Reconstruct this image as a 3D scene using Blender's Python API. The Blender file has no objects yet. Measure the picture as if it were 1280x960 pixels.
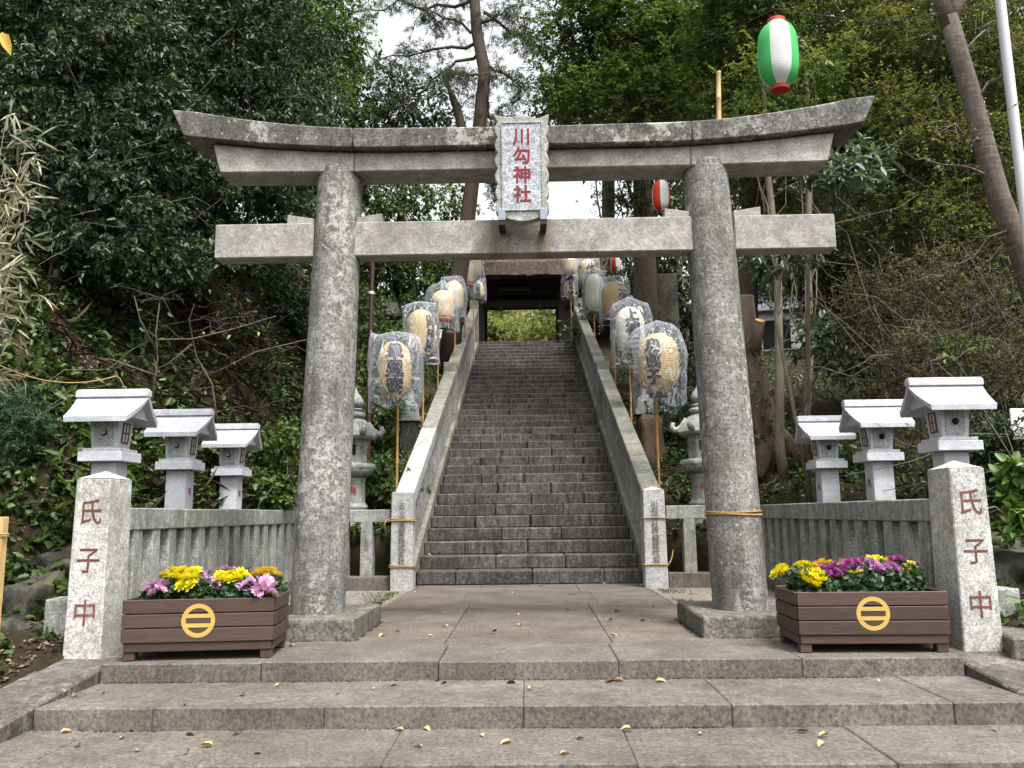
import bpy, bmesh, math, random
import numpy as np
from mathutils import Vector, Matrix

# ---------------------------------------------------------------- camera, sky, sun, exposure
scene = bpy.context.scene
COL = scene.collection
R = math.radians
FPX, EYE, CAMX = 1050.0, 1.0, 0.025
cam = bpy.data.cameras.new('camera')
cam_ob = bpy.data.objects.new('camera', cam)
COL.objects.link(cam_ob)
cam.sensor_width = 36.0
cam.lens = FPX / 1280 * 36.0
cam.clip_start, cam.clip_end = 0.05, 2000
CAM_ROT = (Matrix.Rotation(R(1.09), 3, 'Z') @ Matrix.Rotation(math.pi / 2 + math.atan(162 / FPX), 3, 'X')
           @ Matrix.Rotation(R(-0.65), 3, 'Z'))
cam_ob.matrix_world = Matrix.Translation((CAMX, 0, EYE)) @ CAM_ROT.to_4x4()
scene.camera = cam_ob

SUN_EL, SUN_AZ = R(62), R(146)          # azimuth clockwise from +Y (the way up the stairs)
world = bpy.data.worlds.new('World')
scene.world = world
world.use_nodes = True
wn, wl = world.node_tree.nodes, world.node_tree.links
wn.clear()
sky = wn.new('ShaderNodeTexSky')
sky.sky_type = 'NISHITA'
sky.sun_disc = False
sky.sun_elevation, sky.sun_rotation = SUN_EL, SUN_AZ
sky.air_density, sky.dust_density, sky.ozone_density = 1.0, 6.0, 1.0
hs = wn.new('ShaderNodeHueSaturation')
hs.inputs['Saturation'].default_value = 0.14     # thin overcast: almost white
hs.inputs['Value'].default_value = 1.0
bg = wn.new('ShaderNodeBackground')
bg.inputs['Strength'].default_value = 0.15
wo = wn.new('ShaderNodeOutputWorld')
wl.new(sky.outputs[0], hs.inputs['Color'])
wl.new(hs.outputs[0], bg.inputs['Color'])
wl.new(bg.outputs[0], wo.inputs[0])

sun = bpy.data.lights.new('sun', 'SUN')
sun.energy, sun.angle, sun.color = 1.5, R(10), (1.0, 0.95, 0.88)
sun_ob = bpy.data.objects.new('sun', sun)
COL.objects.link(sun_ob)
_to_sun = Vector((math.sin(SUN_AZ) * math.cos(SUN_EL), math.cos(SUN_AZ) * math.cos(SUN_EL), math.sin(SUN_EL)))
sun_ob.rotation_euler = _to_sun.to_track_quat('Z', 'Y').to_euler()
sun_ob.location = _to_sun * 60

scene.view_settings.view_transform = 'Standard'
scene.view_settings.look = 'None'
scene.view_settings.exposure = 1.48
scene.view_settings.gamma = 1.0
scene.view_settings.use_curve_mapping = False
scene.render.engine = 'CYCLES'
scene.cycles.use_denoising = True
scene.cycles.use_adaptive_sampling = True
scene.cycles.adaptive_threshold = 0.02
scene.cycles.max_bounces = 4
scene.cycles.diffuse_bounces = 2
scene.cycles.glossy_bounces = 2
scene.cycles.transmission_bounces = 3
scene.cycles.transparent_max_bounces = 8
scene.cycles.caustics_reflective = scene.cycles.caustics_refractive = False

# ---------------------------------------------------------------- helpers
def at(px, py, Y):
    """the point of the place at depth Y that the photograph shows at pixel (px, py)"""
    d = CAM_ROT @ Vector(((px - 640) / FPX, -(py - 480) / FPX, -1))
    return Vector((CAMX, 0, EYE)) + d * (Y / d.y)


def tag(o, label=None, cat=None, group=None, kind=None):
    if label: o['label'] = label
    if cat: o['category'] = cat
    if group: o['group'] = group
    if kind: o['kind'] = kind
    return o


def empty(name, loc=(0, 0, 0), rz=0.0, label=None, cat=None, group=None, kind=None):
    o = bpy.data.objects.new(name, None)
    COL.objects.link(o)
    o.location = loc
    o.rotation_euler = (0, 0, rz)
    o.empty_display_size = 0.1
    return tag(o, label, cat, group, kind)


def link(name, me, parent=None, loc=(0, 0, 0), rot=(0, 0, 0), scale=(1, 1, 1)):
    o = bpy.data.objects.new(name, me)
    COL.objects.link(o)
    o.parent = parent
    o.location, o.rotation_euler, o.scale = loc, rot, scale
    return o


def copy_tree(o, parent=None):
    c = o.copy()
    COL.objects.link(c)
    c.parent = parent
    for ch in list(o.children):
        copy_tree(ch, c)
    return c


class MB:
    """collects shapes; build() links them as one mesh object"""
    def __init__(s):
        s.v, s.f, s.m = [], [], []

    def add(s, vs, fs, mi=0):
        b = len(s.v)
        s.v += [tuple(p) for p in vs]
        s.f += [tuple(i + b for i in f) for f in fs]
        s.m += [mi] * len(fs)
        return s

    def hexa(s, p, mi=0):      # 8 corners: bottom ring ccw, top ring ccw
        return s.add(p, [(3, 2, 1, 0), (4, 5, 6, 7), (0, 1, 5, 4), (1, 2, 6, 5), (2, 3, 7, 6), (3, 0, 4, 7)], mi)

    def box(s, x0, x1, y0, y1, z0, z1, mi=0):
        return s.hexa([(x0, y0, z0), (x1, y0, z0), (x1, y1, z0), (x0, y1, z0),
                       (x0, y0, z1), (x1, y0, z1), (x1, y1, z1), (x0, y1, z1)], mi)

    def tbox(s, cx, cy, hx0, hy0, z0, hx1, hy1, z1, mi=0):   # tapered box
        return s.hexa([(cx - hx0, cy - hy0, z0), (cx + hx0, cy - hy0, z0), (cx + hx0, cy + hy0, z0), (cx - hx0, cy + hy0, z0),
                       (cx - hx1, cy - hy1, z1), (cx + hx1, cy - hy1, z1), (cx + hx1, cy + hy1, z1), (cx - hx1, cy + hy1, z1)], mi)

    def prism(s, poly, axis, a, b, mi=0):
        """poly in the two other axes (in xyz order), extruded from a to b"""
        def P(u, v, w):
            return {'x': (w, u, v), 'y': (u, w, v), 'z': (u, v, w)}[axis]
        n = len(poly)
        vs = [P(u, v, a) for u, v in poly] + [P(u, v, b) for u, v in poly]
        fs = [tuple(range(n - 1, -1, -1)), tuple(range(n, 2 * n))]
        fs += [(i, (i + 1) % n, n + (i + 1) % n, n + i) for i in range(n)]
        return s.add(vs, fs, mi)

    def tube(s, pts, rad, n=8, mi=0, cap=True):
        pts = [Vector(p) for p in pts]
        if not hasattr(rad, '__len__'):
            rad = [rad] * len(pts)
        rings, up = [], None
        vs = []
        for i, p in enumerate(pts):
            t = (pts[min(i + 1, len(pts) - 1)] - pts[max(i - 1, 0)]).normalized()
            if up is None:
                up = Vector((1, 0, 0)) if abs(t.x) < 0.8 else Vector((0, 1, 0))
            a = (up - t * up.dot(t)).normalized()
            up = a
            b = t.cross(a)
            for k in range(n):
                w = 2 * math.pi * k / n
                vs.append(p + (a * math.cos(w) + b * math.sin(w)) * rad[i])
        fs = []
        for i in range(len(pts) - 1):
            for k in range(n):
                k2 = (k + 1) % n
                fs.append((i * n + k, i * n + k2, (i + 1) * n + k2, (i + 1) * n + k))
        if cap:
            fs.append(tuple(range(n - 1, -1, -1)))
            fs.append(tuple(range((len(pts) - 1) * n, len(pts) * n)))
        return s.add(vs, fs, mi)

    def lathe(s, prof, n=16, c=(0, 0, 0), mi=0, phase=0.0, fn=None, cap=True):
        """prof: (radius, z)"""
        vs, fs = [], []
        for r, z in prof:
            for k in range(n):
                w = 2 * math.pi * k / n + phase
                rr = r * (fn(w, z) if fn else 1)
                vs.append((c[0] + rr * math.cos(w), c[1] + rr * math.sin(w), c[2] + z))
        for i in range(len(prof) - 1):
            for k in range(n):
                k2 = (k + 1) % n
                fs.append((i * n + k, i * n + k2, (i + 1) * n + k2, (i + 1) * n + k))
        if cap:
            fs.append(tuple(range(n - 1, -1, -1)))
            fs.append(tuple(range((len(prof) - 1) * n, len(prof) * n)))
        return s.add(vs, fs, mi)

    def mesh(s, name, mats, smooth=False, bevel=0.0, seg=1, jitter=0.0, seed=0):
        me = bpy.data.meshes.new(name)
        me.from_pydata(s.v, [], s.f)
        mats = mats if isinstance(mats, (list, tuple)) else [mats]
        for m in mats:
            me.materials.append(m)
        me.polygons.foreach_set('material_index', s.m)
        bm = bmesh.new()
        bm.from_mesh(me)
        if bevel:
            es = [e for e in bm.edges if len(e.link_faces) == 2 and e.calc_face_angle(0) > 0.5]
            bmesh.ops.bevel(bm, geom=es, offset=bevel, segments=seg, affect='EDGES', profile=0.6, clamp_overlap=True)
        bmesh.ops.recalc_face_normals(bm, faces=bm.faces)
        if jitter:
            rg = random.Random(seed)
            for v in bm.verts:
                v.co += Vector((rg.uniform(-1, 1), rg.uniform(-1, 1), rg.uniform(-1, 1))) * jitter
        bm.to_mesh(me)
        bm.free()
        if smooth:
            me.polygons.foreach_set('use_smooth', [True] * len(me.polygons))
            if smooth == 'auto':
                me.set_sharp_from_angle(angle=R(38))
        return me

    def build(s, name, mats, parent=None, loc=(0, 0, 0), rot=(0, 0, 0), **k):
        return link(name, s.mesh(name, mats, **k), parent, loc, rot)


_box_cache = {}
def slab(name, mat_, parent, x0, x1, y0, y1, z0, z1, bevel=0.008, rot=(0, 0, 0)):
    """a chamfered block as its own object; alike sizes share mesh data"""
    key = (round(x1 - x0, 3), round(y1 - y0, 3), round(z1 - z0, 3), bevel, mat_.name)
    if key not in _box_cache:
        hx, hy, hz = (x1 - x0) / 2, (y1 - y0) / 2, (z1 - z0) / 2
        _box_cache[key] = MB().box(-hx, hx, -hy, hy, -hz, hz).mesh(name, mat_, bevel=bevel)
    return link(name, _box_cache[key], parent, ((x0 + x1) / 2, (y0 + y1) / 2, (z0 + z1) / 2), rot)


# ---------------------------------------------------------------- materials
class NT:
    def __init__(s, name):
        s.mat = bpy.data.materials.new(name)
        s.mat.use_nodes = True
        s.n, s.l = s.mat.node_tree.nodes, s.mat.node_tree.links
        s.n.clear()
        s.out = s.n.new('ShaderNodeOutputMaterial')
        s._geo = None

    def pos(s, scale=(1, 1, 1), obj=False):
        if obj:
            c = s.n.new('ShaderNodeTexCoord').outputs['Object']
        else:
            c = s.n.new('ShaderNodeNewGeometry').outputs['Position']
        if scale != (1, 1, 1):
            m = s.n.new('ShaderNodeMapping')
            m.inputs['Scale'].default_value = scale
            s.l.new(c, m.inputs['Vector'])
            c = m.outputs[0]
        return c

    def noise(s, scale, detail=4, rough=0.55, vec=None, dist=0.0):
        t = s.n.new('ShaderNodeTexNoise')
        t.inputs['Scale'].default_value = scale
        t.inputs['Detail'].default_value = detail
        t.inputs['Roughness'].default_value = rough
        t.inputs['Distortion'].default_value = dist
        s.l.new(vec if vec is not None else s.pos(), t.inputs['Vector'])
        return t.outputs['Fac']

    def voronoi(s, scale, vec=None, feature='F1', out='Distance'):
        t = s.n.new('ShaderNodeTexVoronoi')
        t.feature = feature
        t.inputs['Scale'].default_value = scale
        s.l.new(vec if vec is not None else s.pos(), t.inputs['Vector'])
        return t.outputs[out]

    def ramp(s, fac, stops, interp='LINEAR'):
        r = s.n.new('ShaderNodeValToRGB')
        r.color_ramp.interpolation = interp
        el = r.color_ramp.elements
        while len(el) < len(stops):
            el.new(0.5)
        for e, (p, c) in zip(el, stops):
            e.position = p
            c = (c, c, c) if not hasattr(c, '__len__') else c
            e.color = (*c[:3], 1)
        s.l.new(fac, r.inputs[0])
        return r.outputs['Color']

    def mix(s, fac, a, b, mode='MIX'):
        m = s.n.new('ShaderNodeMix')
        m.data_type = 'RGBA'
        m.blend_type = mode
        for k_, v in ((0, fac), (6, a), (7, b)):
            sock = m.inputs[k_]
            if isinstance(v, bpy.types.NodeSocket):
                s.l.new(v, sock)
            elif hasattr(v, '__len__') and k_:
                sock.default_value = (*v[:3], 1)
            elif k_ == 0:
                sock.default_value = v
            else:
                sock.default_value = (v, v, v, 1)
        return m.outputs[2]

    def math(s, op, a, b=0.0):
        m = s.n.new('ShaderNodeMath')
        m.operation = op
        for sock, v in ((m.inputs[0], a), (m.inputs[1], b)):
            if hasattr(v, 'links'):
                s.l.new(v, sock)
            else:
                sock.default_value = v
        return m.outputs[0]

    def rand(s):
        return s.n.new('ShaderNodeObjectInfo').outputs['Random']

    def attr(s, name):
        a = s.n.new('ShaderNodeAttribute')
        a.attribute_name = name
        return a.outputs['Fac']

    def normal_z(s):
        x = s.n.new('ShaderNodeSeparateXYZ')
        s.l.new(s.n.new('ShaderNodeNewGeometry').outputs['Normal'], x.inputs[0])
        return x.outputs[2]

    def bump(s, h, strength=0.3, dist=0.01):
        b = s.n.new('ShaderNodeBump')
        b.inputs['Strength'].default_value = strength
        b.inputs['Distance'].default_value = dist
        s.l.new(h, b.inputs['Height'])
        return b.outputs[0]

    def bsdf(s, col, rough=0.8, spec=0.3, normal=None, metal=0.0, coat=0.0):
        b = s.n.new('ShaderNodeBsdfPrincipled')
        if hasattr(col, 'links'):
            s.l.new(col, b.inputs['Base Color'])
        else:
            b.inputs['Base Color'].default_value = (*col[:3], 1)
        if hasattr(rough, 'links'):
            s.l.new(rough, b.inputs['Roughness'])
        else:
            b.inputs['Roughness'].default_value = rough
        b.inputs['Specular IOR Level'].default_value = spec
        b.inputs['Metallic'].default_value = metal
        b.inputs['Coat Weight'].default_value = coat
        if normal is not None:
            s.l.new(normal, b.inputs['Normal'])
        s.b = b
        return b.outputs[0]

    def done(s, shader):
        s.l.new(shader, s.out.inputs['Surface'])
        return s.mat


def stone(name, dark, light, speck=0.35, speck_scale=150, lichen=0.0, lichen_col=(.5, .5, .46), stain=0.4, stain_col=(.07, .065, .055),
          moss=0.0, bump=0.35, var=0.12, streak=False, blot=1.6, pale=0.0, lich_scale=15, k=1.0, rust=False, drip=False, mott=.45):
    t = NT(name)
    dark, light, stain_col = [[c * k for c in q] for q in (dark, light, stain_col)]
    lichen_col = [c * (k + 1) / 2 * .9 for c in lichen_col]
    base = t.ramp(t.noise(blot, 5, 0.68), [(.32, dark), (.66, light)])
    # mottling at hand size and mineral grain
    mo = t.noise(blot * 7, 4, 0.7)
    base = t.mix(mott, base, t.ramp(mo, [(.3, .12), (.7, .88)]), 'OVERLAY')
    g = t.noise(speck_scale * .36, 3, 0.85)
    base = t.mix(min(1, speck * 1.9), base, t.ramp(g, [(.36, .12), (.5, .5), (.64, .9)]), 'OVERLAY')
    if pale:      # worn, scuffed pale patches
        base = t.mix(t.math('MULTIPLY', t.ramp(t.noise(5.5, 5, .75, t.pos((1, 1, 1.6))), [(.54, 0.0), (.7, 1.0)]), pale), base, [c * 1.5 for c in light])
    # dark weathering, running down where streak
    sv = t.pos((7, 7, .9)) if streak else t.pos((2.2, 2.2, .45)) if drip else t.pos((1, 1, .55))
    sm = t.ramp(t.noise(2.4 if streak else 2.2, 5, 0.74, sv), [(.44, 0.0), (.64, 1.0)])
    base = t.mix(t.math('MULTIPLY', sm, stain), base, stain_col)
    if moss:
        mm = t.ramp(t.noise(2.7, 5, 0.75, t.pos((1, 1, .8))), [(.48, 0.0), (.68, 1.0)])
        base = t.mix(t.math('MULTIPLY', mm, moss), base, (.115, .12, .05))
    h = g
    if lichen:
        lm = t.noise(lich_scale, 5, 0.8)
        patch = t.ramp(t.noise(1.7, 3, 0.65, t.pos((1.5, 1.5, .5))), [(.46, 0.0), (.62, 1.0)])
        lm = t.math('MULTIPLY', t.ramp(lm, [(.50, 0.0), (.56, 1.0)]), patch)
        spots = t.ramp(t.math('ADD', t.voronoi(10), t.math('MULTIPLY', t.noise(40, 3), .16)), [(.17, 1.0), (.22, 0.0)])
        lm = t.math('MAXIMUM', lm, t.math('MULTIPLY', spots, .75))
        base = t.mix(t.math('MULTIPLY', lm, lichen), base, lichen_col)
        h = t.math('ADD', g, t.math('MULTIPLY', lm, .6))
    if rust:      # rain stains under the plaque brackets
        sx = t.n.new('ShaderNodeSeparateXYZ')
        t.l.new(t.pos(), sx.inputs[0])
        ax = t.math('ABSOLUTE', t.math('SUBTRACT', t.math('ABSOLUTE', t.math('ADD', sx.outputs[0], t.math('MULTIPLY', t.noise(7, 3), .06))), .22))
        rm = t.math('MULTIPLY', t.ramp(ax, [(.02, 1.0), (.11, 0.0)]), t.ramp(t.noise(3, 5, .7, t.pos((9, 9, 1))), [(.3, .3), (.6, 1.0)]))
        base = t.mix(t.math('MULTIPLY', rm, .75), base, (.11, .07, .038))
    # every block a little different
    base = t.mix(1.0, base, t.ramp(t.rand(), [(0, 1 - var), (1, min(1.0, 1 + var))]), 'MULTIPLY')
    big = t.noise(9, 3, .6)
    return t.done(t.bsdf(base, 0.85, 0.25, t.bump(t.math('ADD', h, t.math('MULTIPLY', big, 1.5)), bump, 0.006)))


M = {}
M['torii'] = stone('weathered_granite', (.20, .192, .182), (.34, .33, .315), .42, 120, .85, (.52, .53, .50), .7, (.075, .07, .06), .2, .5, 0, blot=1.1, drip=True, k=0.6)
M['torii_dark'] = stone('weathered_granite_dark', (.12, .116, .108), (.25, .24, .225), .42, 120, .9, (.50, .50, .45), .6, (.045, .043, .039), .12, .5, 0, lich_scale=11, drip=True, k=0.64)
M['torii_beam'] = stone('beam_granite', (.27, .255, .24), (.37, .352, .335), .24, 150, .3, (.5, .5, .46), .38, (.15, .135, .115), .1, .35, 0, blot=1.0, k=0.84)
M['tie_rust'] = stone('stained_beam_granite', (.27, .255, .24), (.37, .352, .335), .24, 150, .3, (.5, .5, .46), .38, (.15, .135, .115), .1, .35, 0, blot=1.0, k=0.84, rust=True)
M['base'] = stone('base_stone', (.10, .092, .08), (.20, .186, .166), .4, 90, .4, (.34, .33, .29), .6, (.045, .04, .03), .5, .5, 0, k=0.72)
M['kerb'] = stone('kerb_stone', (.085, .074, .068), (.17, .152, .14), .35, 90, .55, (.36, .34, .31), .6, (.04, .034, .03), .12, .5, .1, k=0.7)
M['fence'] = stone('fence_granite', (.20, .205, .192), (.33, .335, .32), .35, 150, .15, (.44, .46, .42), .6, (.09, .092, .075), .3, .35, .15, streak=True, k=0.93)
M['rail'] = stone('rail_granite', (.155, .156, .132), (.29, .288, .255), .3, 150, .3, (.38, .38, .32), .6, (.09, .088, .066), .4, .35, .2, k=0.78)
M['rail_new'] = stone('clean_granite', (.36, .365, .355), (.46, .465, .455), .35, 170, 0, (0, 0, 0), .3, (.2, .195, .17), .06, .25, .06, mott=0.25, k=0.8)
M['lantern'] = stone('pale_granite', (.40, .41, .445), (.49, .50, .535), .13, 210, 0, (0, 0, 0), .16, (.25, .25, .25), 0, .18, .04, mott=0.2, k=0.98)
M['post'] = stone('gate_post_granite', (.30, .298, .285), (.46, .458, .44), .34, 150, .2, (.52, .52, .48), .38, (.17, .155, .115), .1, .35, .03, k=0.98)
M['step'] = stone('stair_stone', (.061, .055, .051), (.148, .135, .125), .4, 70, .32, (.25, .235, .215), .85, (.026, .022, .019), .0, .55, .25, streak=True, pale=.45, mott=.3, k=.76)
M['front_step'] = stone('front_step_stone', (.14, .122, .104), (.25, .224, .194), .32, 100, .2, (.34, .32, .285), .4, (.07, .06, .05), .05, .35, .14, pale=.2, mott=0.16, k=0.58)
M['paving'] = stone('paving_stone', (.13, .106, .086), (.225, .192, .16), .3, 110, .12, (.32, .30, .265), .4, (.08, .064, .05), .12, .3, .14, pale=.2, mott=0.18, k=0.62)
M['old_lantern'] = stone('old_lantern_granite', (.29, .295, .29), (.42, .425, .415), .35, 150, .2, (.5, .5, .46), .55, (.10, .10, .083), .15, .35, .04, k=0.78)
M['rock'] = stone('mossy_rock', (.075, .07, .062), (.165, .157, .14), .35, 60, .3, (.24, .24, .21), .65, (.035, .034, .028), .7, .9, .2, k=.42)
M['panel'] = stone('plaque_granite', (.37, .39, .43), (.44, .46, .50), .45, 170, 0, (0, 0, 0), .05, (.25, .25, .25), 0, .15, 0, k=0.85)
M['frame_st'] = stone('plaque_frame_granite', (.33, .335, .31), (.44, .445, .415), .3, 150, .12, (.5, .5, .46), .35, (.18, .18, .15), .1, .3, 0, k=0.8)


def plain(name, col, rough=.6, spec=.3, var=.1, scale=20, bump=.1, stretch=(1, 1, 1), metal=0.0, wear=None):
    t = NT(name)
    n = t.noise(scale, 5, .6, t.pos(stretch))
    c = t.mix(1.0, col, t.ramp(n, [(.25, 1 - var), (.75, 1 + var)]), 'MULTIPLY')
    if wear:
        c = t.mix(t.ramp(t.noise(scale * .35, 6, .7), [(.55, 0.0), (.75, .8)]), c, wear)
    c = t.mix(1.0, c, t.ramp(t.rand(), [(0, 1 - var * .6), (1, 1 + var * .6)]), 'MULTIPLY')
    return t.done(t.bsdf(c, rough, spec, t.bump(n, bump, .004), metal))


M['red_ink'] = plain('red_paint', (.25, .03, .02), .6, .25, .25, 60)
M['red_bright'] = plain('vermilion_paint', (.20, .014, .016), .5, .3, .2, 60)
M['red_dark'] = plain('faded_red_paint', (.13, .045, .035), .75, .2, .3, 50, wear=(.27, .19, .165))
M['ink'] = plain('black_ink', (.018, .02, .03), .55, .3, .3, 30)
M['ink_grey'] = plain('faded_ink', (.09, .075, .07), .8, .2, .3, 50)
M['black'] = plain('black_plastic', (.02, .02, .022), .45, .4)
M['dark_hole'] = plain('dark_recess', (.015, .015, .016), .9, .1)
M['planter'] = plain('brown_stained_wood', (.057, .036, .029), .55, .3, .34, 6, .25, (1, 1, 14))
M['gold'] = plain('gold_paint', (.44, .29, .075), .45, .4, .06, 8)
M['soil'] = plain('potting_soil', (.045, .03, .02), .95, .1, .4, 40, .8)
M['bamboo'] = plain('bamboo_cane', (.37, .20, .06), .42, .4, .25, 5, .1, (4, 4, 1))
M['bamboo_pale'] = plain('pale_bamboo', (.44, .30, .13), .45, .4, .2, 5, .1, (4, 4, 1))
M['rope'] = plain('straw_rope', (.30, .19, .075), .85, .15, .3, 90, .6)
M['lattice'] = plain('lattice_wood', (.10, .055, .045), .6, .3, .2, 20)
M['paper_pane'] = plain('window_paper', (.42, .40, .38), .8, .2, .15, 20)
M['dark_wood'] = plain('old_dark_timber', (.028, .022, .018), .7, .25, .4, 8, .3, (1, 1, 6))
M['grey_wood'] = plain('grey_timber', (.11, .095, .08), .8, .2, .3, 8, .3, (1, 1, 6))
M['steel'] = plain('galvanised_steel', (.42, .44, .46), .4, .4, .06, 4, .02)
M['brown_pipe'] = plain('brown_painted_steel', (.04, .016, .015), .35, .4, .15, 6)
M['white_sign'] = plain('white_board', (.8, .8, .8), .5, .3, .04, 8)
M['plug'] = plain('lead_block', (.26, .30, .36), .5, .4, .1, 30)
M['wire'] = plain('black_wire', (.02, .02, .02), .5, .3)
M['mortar'] = plain('old_mortar', (.40, .36, .29), .9, .15, .2, 40, .4)
M['roof_tile'] = plain('glazed_roof_tile', (.34, .36, .40), .3, .5, .2, 3, .1)
M['plaster'] = plain('pale_plaster', (.55, .54, .50), .85, .2, .12, 3)
M['cut_wood'] = plain('fresh_cut_wood', (.36, .20, .09), .8, .2, .2, 30)


def bark(name, dark, light, stretch=(6, 6, 1.2), bands=False, moss=0.0):
    t = NT(name)
    n = t.noise(4, 8, .7, t.pos(stretch), .6)
    c = t.ramp(n, [(.3, dark), (.68, light)])
    h = n
    if bands:      # cherry: horizontal rings
        b = t.noise(2.2, 6, .75, t.pos((2.4, 2.4, 17)), .4)
        c = t.mix(t.ramp(b, [(.48, 0.0), (.66, .5)]), c, (.28, .235, .20))
        h = t.math('ADD', n, b)
    if moss:
        c = t.mix(t.ramp(t.noise(3, 5, .7), [(.5, 0.0), (.75, moss)]), c, (.06, .075, .025))
    return t.done(t.bsdf(c, .9, .15, t.bump(h, .45 if bands else .9, .03)))


M['bark'] = bark('grey_brown_bark', (.045, .035, .027), (.15, .12, .095), moss=.4)
M['bark_red'] = bark('flaky_red_bark', (.028, .021, .016), (.092, .066, .05), moss=.5)
M['bark_cherry'] = bark('cherry_bark', (.06, .05, .042), (.16, .13, .11), bands=True)
M['bark_pine'] = bark('conifer_bark', (.035, .026, .02), (.11, .08, .06), (9, 9, 1))
M['bark_pale'] = bark('pale_stem_bark', (.10, .085, .06), (.22, .19, .14))
M['twig'] = bark('twig_bark', (.05, .042, .033), (.15, .125, .10))
M['straw_culm'] = plain('straw_culm', (.26, .235, .14), .6, .3, .2, 8)
M['stump'] = bark('rotten_wood', (.035, .024, .016), (.15, .10, .06), (9, 9, 3), moss=.4)


def leafmat(name, c0, c1, c2, rough=.45, spec=.4, trans=.3, tcol=None, dead=None):
    t = NT(name)
    c = t.ramp(t.attr('tint'), [(.05, c0), (.52, c1), (.90, c2), (.955, dead or c2)])
    pr = t.bsdf(c, rough, spec)
    tr = t.n.new('ShaderNodeBsdfTranslucent')
    tc = t.mix(1.0, c, tcol or (1.35, 1.45, .7), 'MULTIPLY')
    t.l.new(tc, tr.inputs['Color'])
    m = t.n.new('ShaderNodeMixShader')
    m.inputs[0].default_value = trans
    t.l.new(pr, m.inputs[1])
    t.l.new(tr.outputs[0], m.inputs[2])
    return t.done(m.outputs[0])


M['lf_laurel'] = leafmat('glossy_laurel_leaves', (.016, .03, .013), (.03, .055, .022), (.065, .10, .045), .42, .3, .18, None, (.12, .08, .03))
M['lf_dark'] = leafmat('dark_evergreen_leaves', (.015, .028, .011), (.032, .052, .018), (.062, .09, .03), .45, .4, .25, None, (.13, .085, .03))
M['lf_maple'] = leafmat('maple_leaves', (.034, .055, .018), (.072, .105, .031), (.145, .17, .055), .55, .3, .36, None, (.22, .13, .045))
M['lf_maple_autumn'] = leafmat('turning_maple_leaves', (.042, .06, .022), (.095, .115, .04), (.20, .185, .075), .55, .3, .36, None, (.27, .15, .055))
M['lf_mid'] = leafmat('mid_green_leaves', (.024, .046, .012), (.05, .085, .021), (.10, .145, .038), .5, .35, .35)
M['lf_sun_painted'] = leafmat('sun_painted_green_leaves', (.10, .13, .045), (.22, .25, .09), (.38, .39, .19), .5, .35, .45)  # sunlight beyond the gate is put into this raised leaf colour
M['lf_shiny'] = leafmat('pale_glossy_leaves', (.055, .085, .055), (.10, .135, .09), (.18, .21, .15), .38, .4, .2)
M['lf_scrub'] = leafmat('olive_scrub_leaves', (.036, .036, .017), (.07, .07, .03), (.135, .115, .058), .6, .25, .35)
M['lf_conifer'] = leafmat('conifer_needles', (.018, .042, .018), (.04, .085, .035), (.07, .125, .05), .55, .3, .2)
M['lf_pine'] = leafmat('pine_needles', (.03, .045, .018), (.05, .07, .028), (.08, .095, .04), .55, .3, .2)
M['lf_straw'] = leafmat('dry_bamboo_grass_leaves', (.18, .18, .10), (.32, .32, .21), (.46, .46, .36), .55, .3, .25, (1, 1, .8))
M['lf_pale_litter'] = leafmat('pale_dead_leaves', (.22, .13, .05), (.33, .22, .10), (.45, .33, .17), .8, .2, .1, (1, .9, .7))
M['lf_yellow'] = leafmat('yellow_leaves', (.40, .24, .03), (.55, .38, .05), (.62, .50, .10), .5, .3, .35, (1, 1, .5))
M['lf_litter'] = leafmat('dead_leaf_litter', (.036, .025, .016), (.09, .059, .037), (.21, .145, .092), .8, .2, .1, (1, .9, .7))
M['lf_ivy'] = leafmat('ground_ivy_leaves', (.014, .03, .009), (.034, .062, .016), (.08, .125, .032), .45, .35, .25)
M['lf_mum'] = leafmat('chrysanthemum_leaves', (.018, .042, .018), (.035, .075, .03), (.07, .12, .05), .5, .35, .2)
M['lf_hyd'] = leafmat('light_green_leaves', (.05, .11, .02), (.10, .18, .035), (.18, .26, .065), .45, .4, .3)
for k, a, b, c in (('yellow', (.58, .46, .004), (.72, .62, .008), (.78, .72, .03)), ('amber', (.55, .30, .02), (.74, .50, .04), (.80, .64, .10)),
                   ('pink', (.42, .14, .36), (.58, .27, .52), (.74, .50, .68)), ('mauve', (.30, .10, .28), (.45, .20, .42), (.58, .36, .54)),
                   ('magenta', (.16, .02, .12), (.29, .045, .22), (.42, .12, .34))):
    M['fl_' + k] = leafmat(k + '_petals', a, b, c, .6, .25, .25, (1, 1, 1))


def paper(name, col):
    t = NT(name)
    z = t.n.new('ShaderNodeSeparateXYZ')
    t.l.new(t.pos(obj=True), z.inputs[0])
    ribs = t.math('SINE', t.math('MULTIPLY', z.outputs[2], 2 * math.pi / .024))
    c = t.mix(1.0, col, t.ramp(t.noise(6, 4), [(.3, .9), (.7, 1.06)]), 'MULTIPLY')
    pr = t.bsdf(c, .6, .3, t.bump(ribs, .35, .004))
    tr = t.n.new('ShaderNodeBsdfTranslucent')
    t.l.new(c, tr.inputs['Color'])
    m = t.n.new('ShaderNodeMixShader')
    m.inputs[0].default_value = .25
    t.l.new(pr, m.inputs[1])
    t.l.new(tr.outputs[0], m.inputs[2])
    return t.done(m.outputs[0])


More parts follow.
